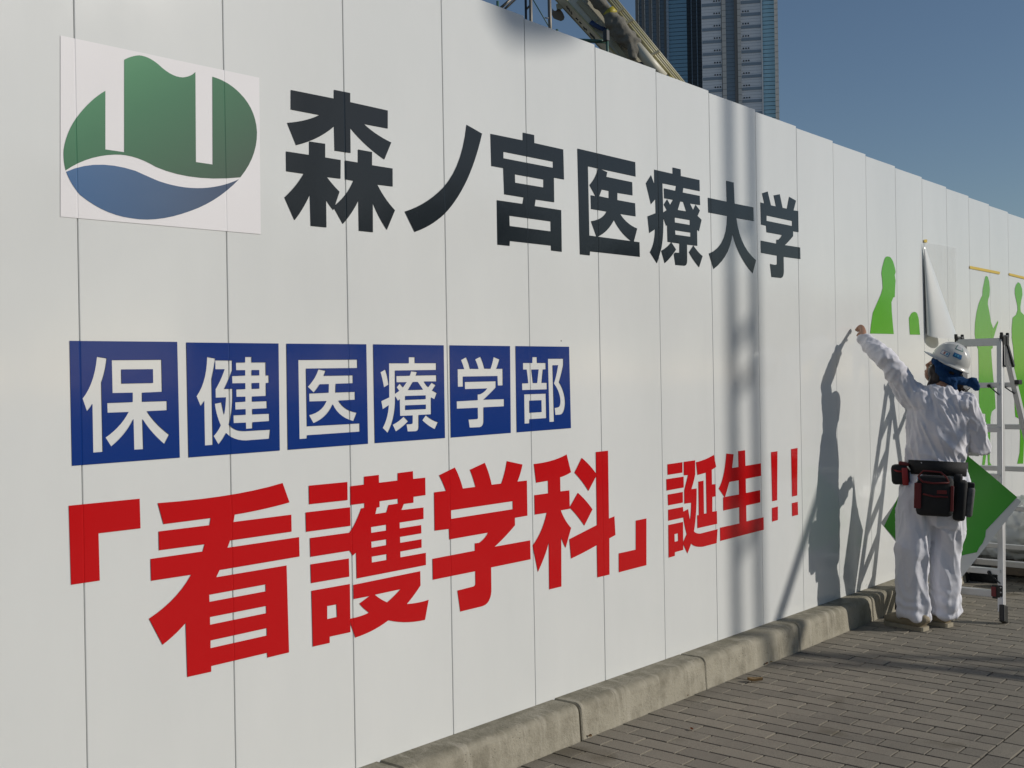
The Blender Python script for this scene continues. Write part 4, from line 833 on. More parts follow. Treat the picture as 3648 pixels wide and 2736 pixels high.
# body: one continuous skin mesh (head, arms with hands, torso, legs)
bm = bmesh.new()
tube(bm, [pel-Vector((0, 0, .06)), pel, waist, chest, neck-Vector((0, 0, .06)), neck], [(.12, .085, SH), (.125, .085, SH), (.11, .075, SH), (.12, .075, SH), (.07, .05, SH), (.050, .050, SH)], 16)
tube(bm, [neck-Vector((0, 0, .05)), neck, head-Vector((0, 0, .04))], [.048, .050, .052], 14)
ball(bm, head+hy*.005, (.070, .076, .100), 18)
ball(bm, head+hy*.048+hz*((-.055)), (.05, .045, .05), 12)          # jaw and chin
tube(bm, [head+hy*.080+hz*((.02)), head+hy*.098+hz*((-.022)), head+hy*.080+hz*((-.03))], [.010, .014, .012], 8)   # nose
for s in (-1, 1):
    tube(bm, [head+HS*s*.070+hz*((.02)), head+HS*s*.080+hz*((.0))-hy*.008, head+HS*s*.070+hz*((-.03))], [.012, .018, .010], 8)  # ears
    ball(bm, head+hy*.075+HS*s*.032+hz*((.012)), (.012, .012, .009), 8)
tube(bm, [head+hy*.086+HS*-.02+hz*((-.055)), head+hy*.092+hz*((-.055)), head+hy*.086+HS*.02+hz*((-.055))], [.006, .008, .006], 8)  # lips
tube(bm, [chest+Vector((0, 0, .06)), sh_l-Vector((0, 0, .015)), sh_l.lerp(el_l, .5), el_l, el_l.lerp(wr_l, .4), wr_l], [.045, .046, .042, .040, .038, .027], 12)
tube(bm, [chest+Vector((0, 0, .06)), sh_r-Vector((0, 0, .02)), sh_r.lerp(el_r, .5), el_r, el_r.lerp(wr_r, .4), wr_r], [.045, .046, .042, .040, .038, .027], 12)
for h, k, a in ((hip_l, knee_l, ank_l), (hip_r, knee_r, ank_r)):
    tube(bm, [h+Vector((0, 0, .06)), h, h.lerp(k, .5), k, k.lerp(a, .35), a, a-Vector((0, 0, .05))], [.09, .085, .07, .052, .052, .036, .036], 12)
# left hand, fingers pinching the film edge at the panel
def wz(zx, zy, y):
    return wp(3020+zx*280/1498, 1140+zy*280/1498, y)
def hand(bm, wrist, knuck, tips, thumb):
    pal = sum(knuck, Vector())/len(knuck)
    for k in knuck:
        tube(bm, [wrist, wrist.lerp(k, .5), k], [.020, .015, .0115], 10)
    for k, (mid, tip) in zip(knuck, tips):
        tube(bm, [k, mid, tip], [.0105, .0090, .0070], 10); ball(bm, tip, .0070, 8)
    tube(bm, [wrist.lerp(knuck[0], .25), thumb[0], thumb[1]], [.017, .0115, .0080], 10); ball(bm, thumb[1], .0080, 8)
kn = [wz(258, 108, -.060), wz(285, 125, -.072), wz(305, 165, -.086), wz(322, 205, -.098)]
tp_ = [(wz(205, 128, -.040), wz(150, 185, -.022)), (wz(222, 140, -.050), wz(165, 205, -.030)), (wz(240, 175, -.062), wz(188, 222, -.046)), (wz(262, 210, -.078), wz(215, 245, -.064))]
hand(bm, wz(300, 320, -.118), kn, tp_, (wz(215, 265, -.075), wz(182, 300, -.052)))
tube(bm, [wr_l, wz(300, 320, -.118)], [.027, .024], 10)
# right hand gripping the edge of the sheet
wr2 = wr_r
kr = [wr2+Vector((-.02, .075, .018)), wr2+Vector((-.012, .083, .0)), wr2+Vector((-.004, .08, -.02)), wr2+Vector((.006, .072, -.038))]
tr_ = [(k+Vector((.03, .022, 0)), k+Vector((.048, -.006, 0))) for k in kr]
hand(bm, wr2, kr, tr_, (wr2+Vector((.03, .045, .03)), wr2+Vector((.04, .075, .02))))
me = remesh(bm, .0065, 2, 'body')
body = mobj('body', me, skin, WX, True)

# shirt
bm = bmesh.new()
tube(bm, [waist-Vector((0, 0, .05)), waist+Vector((0, 0, .03)), Vector((5.182, -.546, .90)), Vector((5.19, -.553, 1.02)), Vector((5.197, -.558, 1.11)), Vector((5.202, -.565, 1.165)), neck+Vector((0, 0, .012))],
     [(.150, .115, SH), (.165, .122, SH), (.172, .125, SH), (.178, .122, SH), (.172, .108, SH), (.125, .088, SH), (.066, .062, SH)], 24)
tube(bm, [chest+Vector((-.03, .04, .07)), sh_l+Vector((.0, -.0, -.01)), sh_l.lerp(el_l, .45), el_l, el_l.lerp(wr_l, .45), el_l.lerp(wr_l, .85), wr_l+(wr_l-el_l)*.03],
     [.09, .080, .064, .056, .050, .042, .037], 16)
tube(bm, [chest+Vector((.02, -.04, .06)), sh_r+Vector((0, 0, -.01)), sh_r.lerp(el_r, .5), el_r, el_r.lerp(wr_r, .5), wr_r], [.09, .076, .068, .062, .054, .042], 16)
me = remesh(bm, .0060, 12, 'shirt')
def fold(p, d, scale, off, amp, sharp=1.0):
    """long folds running along direction d"""
    d = Vector(d).normalized()
    q = p - d*(p.dot(d))*.88
    v = noise.noise(q*scale+Vector((off, off*1.7, 0)))
    return amp*(1-2.4*abs(v)**sharp)
UP = Vector((0, 0, 1))
def shirt_fold(p, nn):
    z = p.z
    s = 0
    arm = (el_l-sh_l).normalized()
    t = (p-sh_l).dot(arm)
    w = max(0, min(1, (t-.06)*14)) if p.y > -.45 and z > 1.15 else 0      # left sleeve
    if w > 0:
        q = fold(p, Vector((.75, .35, -.55)), 15, 3.1, .010, .9) + fold(p, Vector((.3, .3, -.2)), 24, 6.3, .004)
        s += w*q
    u = 1-w
    pr_ = (p-waist).dot(SD)
    s += u*(fold(p, SD*.42-UP*.9, 15, 1.3, .007, .7)+fold(p, SD*.36-UP*.9, 26, 4.4, .006, .6))      # drape across the back
    s += u*fold(p, SD*.8-UP*.6, 12, 5.3, .009, .8)*max(0, min(1, (1.08-z)*5))
    s += u*fold(p, SD*.12-UP, 27, 8.1, .007, .8)*max(0, min(1, (z-1.02)*8))      # gathers below the collar
    if z < .84: s += .010*max(0, math.sin((z-.74)*60+pr_*7))*min(1, (.84-z)*16)
    s += .002*noise.noise(p*38)
    return s
displace(me, shirt_fold)
shirt = mobj('shirt', me, cloth, WX, True)

# trousers
bm = bmesh.new()
tube(bm, [Vector((5.178, -.542, .75)), Vector((5.178, -.542, .66)), Vector((5.172, -.538, .54)), Vector((5.165, -.525, .40))], [(.150, .118, SH), (.170, .130, SH), (.176, .130, SH), (.15, .11, SH)], 24)
for (h, k, a, s) in ((hip_l, knee_l, ank_l, 1), (hip_r, knee_r, ank_r, .90)):
    lo = a-Vector((0, 0, .028))
    tube(bm, [h+Vector((0, 0, .06)), h.lerp(k, .4), k+Vector((0, 0, .05)), k.lerp(a, .3), k.lerp(a, .62), k.lerp(a, .85), a, lo],
         [.100*s, .104*s, .098*s, .094*s, .094*s, .096*s, .098*s, .088*s], 20)
me = remesh(bm, .0070, 12, 'trousers')
def pants_fold(p, nn):
    z = p.z
    s = fold(p, Vector((.06, .03, -1)), 10, 2.2, .014, .65)+fold(p, Vector((.0, .05, -1)), 19, 9.2, .006, .6)
    s += fold(p, SD*.45-UP*.9, 9, 7.7, .010, .8)
    lowk = max(0, min(1, (.06-z)*5))
    s += lowk*(.006*math.sin(z*70+noise.noise(p*8)*6)+.006*noise.noise(p*22))
    s += .002*noise.noise(p*40)
    return s
displace(me, pants_fold)
trousers = mobj('trousers', me, pants_m, WX, True)

# shoes
for toe, heel in ((Vector((5.108, -.245, 0)), Vector((5.046, -.515, 0))), (Vector((5.30, -.325, 0)), Vector((5.236, -.592, 0)))):
    g = gz(toe.x)
    d = (toe-heel).normalized(); sd = Vector((d.y, -d.x, 0))
    L_ = (toe-heel).length
    bm = bmesh.new()
    cs_ = [(.0, .028, .046), (.04, .038, .072), (.3, .040, .080), (.55, .045, .066), (.75, .048, .050), (.92, .040, .036), (1, .022, .024)]
    tube(bm, [heel+d*L_*t+Vector((0, 0, g+.022+h*.5)) for t, w_, h in cs_], [(w_, h*.62+.006, sd) for t, w_, h in cs_], 16)
    tube(bm, [heel+d*.05+Vector((0, 0, g+.06)), heel+d*.06+Vector((0, 0, g+.105))], [(.036, .05, sd), (.038, .05, sd)], 14)
    me = remesh(bm, .006, 5, 'shoe')
    displace(me, lambda p, n_: .0025*noise.noise(p*40))
    sho = mobj('shoe', me, shoe_m, WX, True)
    bm = bmesh.new()
    sec = [(.0, .030), (.03, .040), (.3, .040), (.6, .047), (.78, .050), (.93, .040), (1.01, .020)]
    lo = [[bm.verts.new(heel+d*L_*t+sd*w_*s+Vector((0, 0, g+zz))) for t, w_ in (sec if s > 0 else sec[::-1])] for zz in (.002, .026) for s in (1, -1)]
    bot, tpv = lo[0]+lo[1], lo[2]+lo[3]
    nn_ = len(bot)
    for i in range(nn_): bm.faces.new((bot[i], bot[(i+1) % nn_], tpv[(i+1) % nn_], tpv[i]))
    bm.faces.new(bot[::-1]); bm.faces.new(tpv)
    bobj('sole', bm, sole_m, sho)

# helmet (front edge tipped up)
def helm(th, ph, extra=0):
    """th around from right side, ph 0 rim .. pi/2 crown"""
    c, s = math.cos(ph), math.sin(ph)
    rx, ry, rz_ = .097+extra, .113+extra, .118+extra
    x, y = rx*math.cos(th)*c, ry*math.sin(th)*c
    z = rz_*s**.92 if s > 0 else 0
    cx = math.exp(-(x/.012)**2)+math.exp(-((x-.042)/.010)**2)+math.exp(-((x+.042)/.010)**2)
    z += .006*cx*min(1, s*1.6)*(.4+.6*s)
    return HC + hx*x + hy*y + hz*z
bm = bmesh.new()
NT, NP = 72, 22
rows = []
for j in range(NP+1):
    ph = math.pi/2*(j/NP)**.9
    if j == NP:
        rows.append([bm.verts.new(helm(0, math.pi/2))]); break
    rows.append([bm.verts.new(helm(2*math.pi*k/NT, ph)) for k in range(NT)])
for j in range(NP):
    for k in range(NT):
        if j == NP-1: bm.faces.new((rows[j][k], rows[j][(k+1) % NT], rows[NP][0]))
        else: bm.faces.new((rows[j][k], rows[j][(k+1) % NT], rows[j+1][(k+1) % NT], rows[j+1][k]))
def rim(th, out, dn):
    b = .016 if math.sin(th) < .25 else .016+.034*((math.sin(th)-.25)/.75)**1.2
    return HC + hx*(.097+b*out*.75)*math.cos(th) + hy*(.113+b*out)*math.sin(th) - hz*dn + hz*(.010*max(0, math.sin(th))*out)
r1 = [bm.verts.new(rim(2*math.pi*k/NT, .6, .006)) for k in range(NT)]
r2 = [bm.verts.new(rim(2*math.pi*k/NT, 1, .013)) for k in range(NT)]
r3 = [bm.verts.new(rim(2*math.pi*k/NT, 1, .017)) for k in range(NT)]
r4 = [bm.verts.new(rim(2*math.pi*k/NT, -.15, .010)) for k in range(NT)]
for A, B in ((r1, rows[0]), (r2, r1), (r3, r2), (r4, r3)):
    for k in range(NT): bm.faces.new((A[k], A[(k+1) % NT], B[(k+1) % NT], B[k]))
helmet = bobj('helmet', bm, helm_m, WX, True)
def sticker(name, th0, th1, p0, p1, material, e=.0012, tiltp=0):
    bm = bmesh.new(); g_ = []
    for j in range(7):
        g_.append([bm.verts.new(helm(th0+(th1-th0)*i/8, p0+(p1-p0)*j/6+tiltp*(i/8-.5), e)) for i in range(9)])
    for j in range(6):
        for i in range(8): bm.faces.new((g_[j][i], g_[j][i+1], g_[j+1][i+1], g_[j+1][i]))
    bobj(name, bm, material, helmet, True)
tealm = mat('teal_print', (.02, .22, .17), .4); whitem = mat('sticker_white', (.62, .62, .62), .4); bluem = mat('sticker_blue', (.02, .13, .30), .4); lblue = mat('sticker_pale_blue', (.08, .33, .50), .4)
sticker('teal_framed_label', R(182), R(218), R(47), R(66), tealm)
sticker('label_field', R(185), R(215), R(49), R(64), whitem, .0020)
sticker('blue_name_band', R(186), R(216), R(20), R(34), bluem)
sticker('band_lettering', R(191), R(196), R(24), R(30), lblue, .0020)
sticker('band_lettering', R(199), R(205), R(24), R(30), lblue, .0020)
sticker('name_label', R(146), R(176), R(12), R(26), bluem)
sticker('name_label_field', R(148), R(174), R(13.5), R(24.5), whitem, .0020)
sticker('label_photo', R(157), R(162), R(15), R(23), mat('sticker_face', (.35, .12, .10), .5), .0026)
sticker('label_mark', R(166), R(172), R(15), R(22), lblue, .0026)

# hair
bm = bmesh.new()
ball(bm, head-hy*.014+hz*.008, (.080, .084, .098), 16)
tube(bm, [head-hy*.05, head-HF*.075-UP*.07, head-HF*.085+HS*.02-UP*.125, head-HF*.105+HS*.03-UP*.165], [.055, .042, .026, .009], 10)
tube(bm, [head-HS*.045+hy*.015-hz*.02, head-HS*.058+HF*.03-UP*.07, head-HS*.05+HF*.07-UP*.105, head-HS*.05+HF*.095-UP*.125], [.046, .044, .026, .006], 10)
tube(bm, [head-HS*.02+hy*.045-hz*.03, head-HS*.03+HF*.06-UP*.09], [.040, .022], 10)
ball(bm, head-HS*.048+hy*.03-hz*.03, (.040, .046, .055), 12)
tube(bm, [head-HS*.05+hy*.0-hz*.04, head-HS*.055-UP*.10, head-HS*.045-HF*.02-UP*.135], [.045, .04, .015], 10)
me = remesh(bm, .0065, 3, 'hair')
displace(me, lambda p, n_: .004*noise.noise(Vector((p.x*70, p.y*70, p.z*12)))+.003*noise.noise(p*30))
hair = mobj('hair', me, hair_m, WX, True)
# strands at the tips
bm = bmesh.new()
for k in range(26):
    b0 = head-HF*random.uniform(.07, .11)+HS*random.uniform(-.01, .04)-UP*random.uniform(.10, .16)
    tube(bm, [b0, b0-HF*random.uniform(.005, .025)-UP*.025, b0-HF*random.uniform(.015, .055)+HS*random.uniform(-.02, .02)-UP*random.uniform(.03, .05)], [.0032, .0022, .0007], 5)
bobj('hair_strands', bm, hair_m, hair, True)['kind'] = 'stuff'

# towel under the helmet
bm = bmesh.new()
ring = [head+HS*.086*math.cos(a)+hy*.090*math.sin(a)+hz*(.030-.0*math.sin(a)) for a in [R(130)+R(230)*k/14 for k in range(15)]]
tube(bm, ring, [.020]*15, 10)
tube(bm, [head-HS*.082+hy*.045+hz*.045, head-HS*.088+hy*.012+hz*.0, head-HS*.080-hy*.03-hz*.03, head-HS*.06-HF*.06-UP*.075, head-HS*.045-HF*.055-UP*.135], [.024, .030, .036, .036, .020], 10)
tube(bm, [head-HS*.05-HF*.06-UP*.055, head-HF*.105-HS*.02-UP*.07, head-HF*.13-HS*.01-UP*.082], [.030, .026, .018], 12)
tube(bm, [head-HF*.12-HS*.01-UP*.075, head-HF*.155-UP*.080, head-HF*.18+HS*.01-UP*.092, head-HF*.195+HS*.015-UP*.090], [(.018, .012), (.034, .010), (.046, .009), (.042, .006)], 14, ref=UP)
me = remesh(bm, .0065, 2, 'towel')
displace(me, lambda p, n_: .008*noise.noise(p*26)+.004*noise.noise(p*65))
mobj('head_towel', me, towel_m, WX, True)

# tool belt
belt = empty('tool_belt', (5.18, -.54, .72)); belt.parent = WX; belt.matrix_parent_inverse = Matrix.Translation(WX.location).inverted()
def bpt(a, z, r=0): return Vector((5.178, -.545, z)) + SH*(.164+r)*math.cos(a) + FW*(.130+r)*math.sin(a)
bm = bmesh.new()
NB = 40
bel = [[bm.verts.new(bpt(2*math.pi*k/NB, .735+dz+.012*math.cos(2*math.pi*k/NB+2.2), rr)) for k in range(NB)] for dz, rr in ((-.042, -.004), (-.042, .012), (.042, .012), (.042, -.004))]
for A, B in zip(bel, bel[1:]):
    for k in range(NB): bm.faces.new((A[k], A[(k+1) % NB], B[(k+1) % NB], B[k]))
bobj('belt_band', bm, canvas, belt, True)
def hipbox(a, b, z, size, tiltd=0, bev=.015):
    """box seen from the camera side: a right, b towards the viewer"""
    F3 = Matrix((SD, CD, Vector((0, 0, 1)))).transposed() @ Matrix.Rotation(R(tiltd), 3, 'Y')
    bm = bmesh.new()
    box(bm, Vector((5.178, -.545, z)) + SD*(a-.02) + CD*b, size, F3, bev)
    return bm
def loc_(a, b, z): return Vector((5.178, -.545, z)) + SD*(a-.02) + CD*b
bobj('rear_pouch', hipbox(.005, .185, .585, (.205, .075, .235), 2, .028), canvas, belt, True)
bobj('pouch_side_strip', hipbox(-.088, .228, .59, (.040, .012, .15), 2, .005), redc, belt)
bobj('pouch_side_strip', hipbox(.100, .222, .575, (.016, .012, .15), 2, .004), redc, belt)
bm = bmesh.new()
tube(bm, [loc_(-.085, .222, .700), loc_(-.06, .228, .672), loc_(0, .232, .664), loc_(.085, .226, .668)], .006, 8)
tube(bm, [loc_(-.085, .222, .700), loc_(-.055, .218, .735), loc_(.04, .215, .728), loc_(.07, .22, .70), loc_(.085, .226, .668)], .005, 8)
bobj('pouch_piping', bm, redc, belt, True)
bm = bmesh.new()
tube(bm, [loc_(-.06, .226, .60), loc_(0, .229, .587), loc_(.078, .226, .585)], .0055, 8)
bobj('pouch_piping', bm, redc, belt, True)
bobj('pouch_badge', hipbox(.045, .224, .612, (.055, .006, .022), 0, .002), redc, belt)
bm = bmesh.new()
tube(bm, [loc_(-.095, .222, .655), loc_(-.085, .222, .70)], (.006), 8)
bobj('tool_handle', bm, mat('steel', (.6, .62, .65), .25, metal=.9), belt, True)
bobj('side_pouch', hipbox(-.185, .06, .70, (.105, .085, .12), -3, .022), canvas, belt, True)
bobj('side_pouch_front', hipbox(-.158, .106, .69, (.035, .012, .105), -3, .006), bright_red, belt, True)
bobj('side_pouch_lid', hipbox(-.165, .06, .763, (.062, .07, .022), 12, .009), redc, belt, True)
bm = bmesh.new()
tube(bm, [loc_(-.235, .088, .735), loc_(-.205, .105, .722), loc_(-.175, .108, .720)], .005, 8)
bobj('pouch_piping', bm, bright_red, belt, True)
bm = bmesh.new(); tube(bm, [loc_(-.145, .112, .752), loc_(-.128, .112, .728)], .004, 8)
bobj('clip_pin', bm, mat('bright_clip', (.75, .73, .60), .3, metal=.5), belt, True)
bobj('holster', hipbox(.145, .10, .555, (.070, .085, .24), 5, .018), canvas, belt, True)
bobj('holster_flap', hipbox(.135, .11, .67, (.05, .06, .08), 5, .014), canvas, belt, True)
camo = mat('camouflage_cloth', (.09, .09, .09), .7, var=.85, vscale=38)
bobj('camo_bottle_holder', hipbox(.198, .09, .545, (.045, .065, .18), 7, .016), camo, belt, True)
bobj('bottle_cap', hipbox(.206, .09, .645, (.042, .055, .028), 7, .006), canvas, belt, True)

# ------------------------------------------------------------------ tower behind the hoarding
TD = 360.0
tdir = (fwd + rg2*((2540-1824)/4013.989)).normalized(); tdir.z = 0; tdir.normalize()
tx = Vector((tdir.y, -tdir.x, 0)); TO = CAM + tdir*TD; TO.z = -.5
KT = TD/4013.989*1.015
tower = empty('tower_block', TO, 'tall blue glass and pale banded tower rising behind the hoarding', 'tower')
def glassm(name, c, rough=.15, lines=None, lc=(.03, .05, .07), period=3.8/3):
    m_ = mat(name, c, rough, spec=.6)
    nt = m_.node_tree; b = nt.nodes['Principled BSDF']; L = nt.links.new
    geo = nt.nodes.new('ShaderNodeNewGeometry'); sp = nt.nodes.new('ShaderNodeSeparateXYZ'); L(geo.outputs['Position'], sp.inputs[0])
    dv = nt.nodes.new('ShaderNodeMath'); dv.operation = 'DIVIDE'; dv.inputs[1].default_value = period; L(sp.outputs['Z'], dv.inputs[0])
    fr_ = nt.nodes.new('ShaderNodeMath'); fr_.operation = 'FRACT'; L(dv.outputs[0], fr_.inputs[0])
    lt = nt.nodes.new('ShaderNodeMath'); lt.operation = 'LESS_THAN'; lt.inputs[1].default_value = .16; L(fr_.outputs[0], lt.inputs[0])
    mx = nt.nodes.new('ShaderNodeMix'); mx.data_type = 'RGBA'; mx.inputs[6].default_value = (*c, 1); mx.inputs[7].default_value = (*lc, 1)
    L(lt.outputs[0], mx.inputs[0]); L(mx.outputs[2], b.inputs['Base Color'])
    return m_
def tbox(name, p0, p1, dep0, dep1, z0, z1, material, parent=None):
    x0, x1 = (p0-2540)*KT, (p1-2540)*KT
    v = []
    for z in (z0, z1):
        for (a, d) in ((x0, dep0), (x1, dep0), (x1, dep1), (x0, dep1)):
            v.append(TO + tx*a + tdir*d + Vector((0, 0, z+.5)))
    return obj(name, v, [(0, 1, 5, 4), (1, 2, 6, 5), (2, 3, 7, 6), (3, 0, 4, 7), (4, 5, 6, 7), (3, 2, 1, 0)], material, parent or tower)
H = 250
tw_blue = glassm('tower_blue_glass', (.20, .37, .50))
tw_dark = glassm('tower_dark_glass', (.28, .38, .48), .3, lc=(.18, .24, .29))
tw_grey = glassm('tower_grey_glass', (.32, .41, .50), .3, lc=(.2, .25, .3))
tw_pale = glassm('tower_pale_cladding', (.90, .91, .94), .5, lc=(.60, .62, .65), period=3.8/4)
tw_band = mat('tower_window_band', (.30, .36, .43), .3, spec=.6)
tw_col = glassm('tower_column', (.68, .66, .62), .6, lc=(.45, .44, .41), period=1.9)
tw_brown = mat('tower_brown_column', (.22, .21, .20), .6)  # ribs lightened in place of haze over the distance
tw_white = mat('tower_white_fin', (.9, .9, .9), .5)  # white fin, tone raised to stand in for sunlight on it
tw_hole = mat('tower_porthole', (.012, .016, .025), .2)
tbox('left_wing', 2291, 2402, 6, 24, 0, H, tw_dark)
for p in (2291, 2313, 2338, 2364, 2391):
    tbox('wing_rib', p, p+9, 4.6, 6.2, 0, H, tw_brown)
    tbox('wing_fin', p+10, p+12, 4.2, 6.2, 0, H, tw_col)
tbox('glass_wing', 2402, 2470, 3, 24, 0, H, tw_blue)
tbox('glass_wing_pilaster', 2400, 2408, 2.4, 3.5, 0, H, tw_grey)
tbox('recess', 2470, 2521, 8, 24, 0, H, glassm('tower_recess', (.075, .095, .115), .4, lc=(.03, .04, .05)))  # recess tone lightened in place of distance haze
for p in (2484, 2503): tbox('recess_rib', p, p+3, 6.8, 8.2, 0, H, tw_grey)
tbox('banded_bay', 2521, 2588, 0, 24, 0, H, tw_pale)
tbox('column', 2589.5, 2603, -.8, 24, 0, H, tw_col)
tbox('glass_bay', 2603, 2632, 1.2, 24, 0, H, tw_grey)
tbox('column', 2632, 2642, -.5, 24, 0, H, tw_brown)
tbox('column', 2642, 2653, -.8, 24, 0, H, tw_col)
tbox('banded_bay', 2653, 2721, 0, 24, 0, H, tw_pale)
tbox('corner_fin', 2721.5, 2725.5, -1.0, 24, 0, H, tw_white)
tbox('side_glass', 2726, 2768, 2.5, 24, 0, H, tw_blue)
tbox('corner_column', 2768, 2779, 1.6, 25, 0, H, tw_col)
FLO = 42.3*KT
zref = TD*1.0
z_of = lambda py: CAM.z + (1368-py)/4013.989*TD*1.015
for k in range(-3, 15):
    z = z_of(38+42.35*k)+.25
    for (p0, p1, hp) in ((2523, 2587, 2560), (2655, 2720.5, 2657)):
        tbox('window_band', p0, p1, -.12, .3, z-.95, z+.0, tw_band)
        bm = bmesh.new()
        for q in range(3):
            c = TO + tx*((hp+4.5+q*8.6-2540)*KT) + tdir*-.14; c.z = z+.62
            r_ = bmesh.ops.create_circle(bm, cap_ends=True, radius=.25, segments=12)
            Mx = Matrix.Translation(c) @ Matrix((tx, Vector((0, 0, 1)), -tdir)).transposed().to_4x4()
            bmesh.ops.transform(bm, matrix=Mx, verts=r_['verts'])
        bobj('porthole_row', bm, tw_hole, tower)

# ------------------------------------------------------------------ concrete pump boom and scaffold behind the hoarding
BD = 26.0
KB = BD/15.0
def bp_(zx, zy, dd=0):
    """zoom position over the hoarding top at boom distance + dd"""
    px_, py_ = 1700+zx*600/2212, zy*600/2212
    return CAM + (fwd + rg2*((px_-1824)/4013.989) - up2*((py_-1368)/4013.989))*(BD+dd)
tan = mat('boom_paint', (.42, .39, .27), .5, var=.15, vscale=5)
tan2 = mat('boom_paint_light', (.60, .57, .46), .45, var=.1, vscale=5)
padm = mat('pipe_padding', (.17, .16, .135), .9, var=.4, vscale=8, bump=.7, bscale=18)
pipem = mat('yellow_pipe', (.40, .37, .20), .45, var=.2, vscale=8)
boom = empty('pump_boom', tuple(bp_(1900, 700)), 'beige truck boom with wrapped pipe slanting down behind the hoarding', 'boom')
def prism(name, poly, d0, d1, material, parent):
    n_ = len(poly)
    v = [bp_(x, y, d0) for x, y in poly]+[bp_(x, y, d1) for x, y in poly]
    f = [tuple(range(n_)), tuple(range(2*n_-1, n_-1, -1))]+[(i, i+n_, (i+1) % n_+n_, (i+1) % n_) for i in range(n_)]
    bm = bmesh.new(); bv_ = [bm.verts.new(p) for p in v]
    for q in f: bm.faces.new([bv_[i] for i in q])
    return bobj(name, bm, material, parent)
bx0 = lambda y: 1020+(y)*.985                       # lower edge of the boom as x over y
# box section: slanted underside and broad side
und = []
for y in (-250, 1200):
    lx = 1020+(y)*.93; rx = 1165+(y)*.92
    und.append((bp_(lx, y, (.35)*KB), bp_(rx, y, 0), bp_(rx+330, y, (.05)*KB), bp_(rx+330, y, (.45)*KB), bp_(lx+40, y, (.55)*KB)))
bm = bmesh.new(); A = [bm.verts.new(p) for p in und[0]]; B = [bm.verts.new(p) for p in und[1]]
fs = []
for i in range(5): fs.append(bm.faces.new((A[i], A[(i+1) % 5], B[(i+1) % 5], B[i])))
bm.faces.new(A[::-1]); bm.faces.new(B)
bobj('boom_box', bm, tan2, boom)
prism('bottom_flange', [(1018-230, -250), (1040-230, -250), (1040+1130, 1215), (1012+1130, 1215)], .30*KB, .36*KB, tan, boom)
bm = bmesh.new(); tube(bm, [bp_(1165-230, -250, (-.01)*KB), bp_(1165+1104, 1200, (-.01)*KB)], .012*KB, 8); bobj('edge_bead', bm, pipem, boom, True)
for (x0, y0, x1, y1) in ((1330, 0, 1570, 275), (1790, 555, 1960, 790)):
    bm = bmesh.new(); beam(bm, bp_(x0, y0, (-.005)*KB), bp_(x1, y1, (-.005)*KB), .06*KB, .012*KB, tdir); bobj('web_rib', bm, tan, boom)
bluem2 = mat('boom_blue_strap', (.02, .045, .13), .5)
bm = bmesh.new(); tube(bm, [bp_(1490, 285, (-.03)*KB), bp_(1540, 325, (-.04)*KB), bp_(1610, 365, (-.05)*KB), bp_(1680, 390, (-.05)*KB), bp_(1740, 398, (-.04)*KB)], [(.03*KB, .012*KB)]*5, 10, ref=Vector((0, 0, 1))); bobj('blue_strap', bm, bluem2, boom, True)
bm = bmesh.new(); tube(bm, [bp_(2110, 850, (-.03)*KB), bp_(2190, 835, (-.04)*KB), bp_(2290, 800, (-.04)*KB)], [(.03*KB, .012*KB)]*3, 10, ref=Vector((0, 0, 1))); bobj('blue_strap', bm, bluem2, boom, True)
# padded delivery pipe with a ragged wrap, then bare pipe
pc = lambda t: (1600+t*1.0*700, -40+t*760)          # centre line
bm = bmesh.new()
ptsp = [bp_(1480, -140, (-.08)*KB), bp_(1600, 20, (-.08)*KB), bp_(1700, 150, (-.09)*KB), bp_(1800, 290, (-.1)*KB), bp_(1880, 420, (-.1)*KB), bp_(1990, 520, (-.1)*KB), bp_(2080, 600, (-.1)*KB)]
tube(bm, ptsp, [r_*KB for r_ in (.10, .10, .075, .125, .13, .125, .09)], 16)
tube(bm, [bp_(1960, 420, (-.12)*KB), bp_(2010, 560, (-.16)*KB), bp_(2030, 700, (-.16)*KB), bp_(2035, 780, (-.14)*KB)], [r_*KB for r_ in (.05, .06, .055, .04)], 10)
tube(bm, [bp_(2100, 520, (-.12)*KB), bp_(2090, 640, (-.15)*KB), bp_(2060, 770, (-.15)*KB)], [r_*KB for r_ in (.05, .05, .04)], 10)
me = remesh(bm, .035, 2, 'padding'); displace(me, lambda p, n_: .06*(abs(noise.noise(p*3.5))-.3)+.03*noise.noise(p*9))
mobj('ragged_padding', me, padm, boom, True)
bm = bmesh.new(); tube(bm, [bp_(2080, 600, (-.1)*KB), bp_(2440, 1020, (-.1)*KB)], KB*.075, 16); bobj('delivery_pipe', bm, tan2, boom, True)
for (x, y) in ((1745, 175), (2500, 1090)):
    bm = bmesh.new(); tube(bm, [bp_(x-28, y-34, (-.1)*KB), bp_(x+28, y+34, (-.1)*KB)], KB*.088, 16); bobj('yellow_clamp', bm, mat('yellow_clamp_paint', (.40, .33, .03), .5), boom, True)
for k, (dx, r_) in enumerate(((0, .022), (38, .020), (72, .022), (105, .018))):
    bm = bmesh.new(); tube(bm, [bp_(1595+dx, -160, (-.06+k*.01)*KB), bp_(2720+dx*.9, 1210, (-.06+k*.01)*KB)], r_*KB, 10); bobj('hydraulic_line', bm, pipem if k % 2 == 0 else tan, boom, True)
for (x, y) in ((1860, 140), (1985, 290), (2330, 700)):
    bm = bmesh.new(); beam(bm, bp_(x-45, y+30, (-.09)*KB), bp_(x+55, y-25, (-.09)*KB), .03*KB, .06*KB, tdir); bobj('line_bracket', bm, tan, boom)
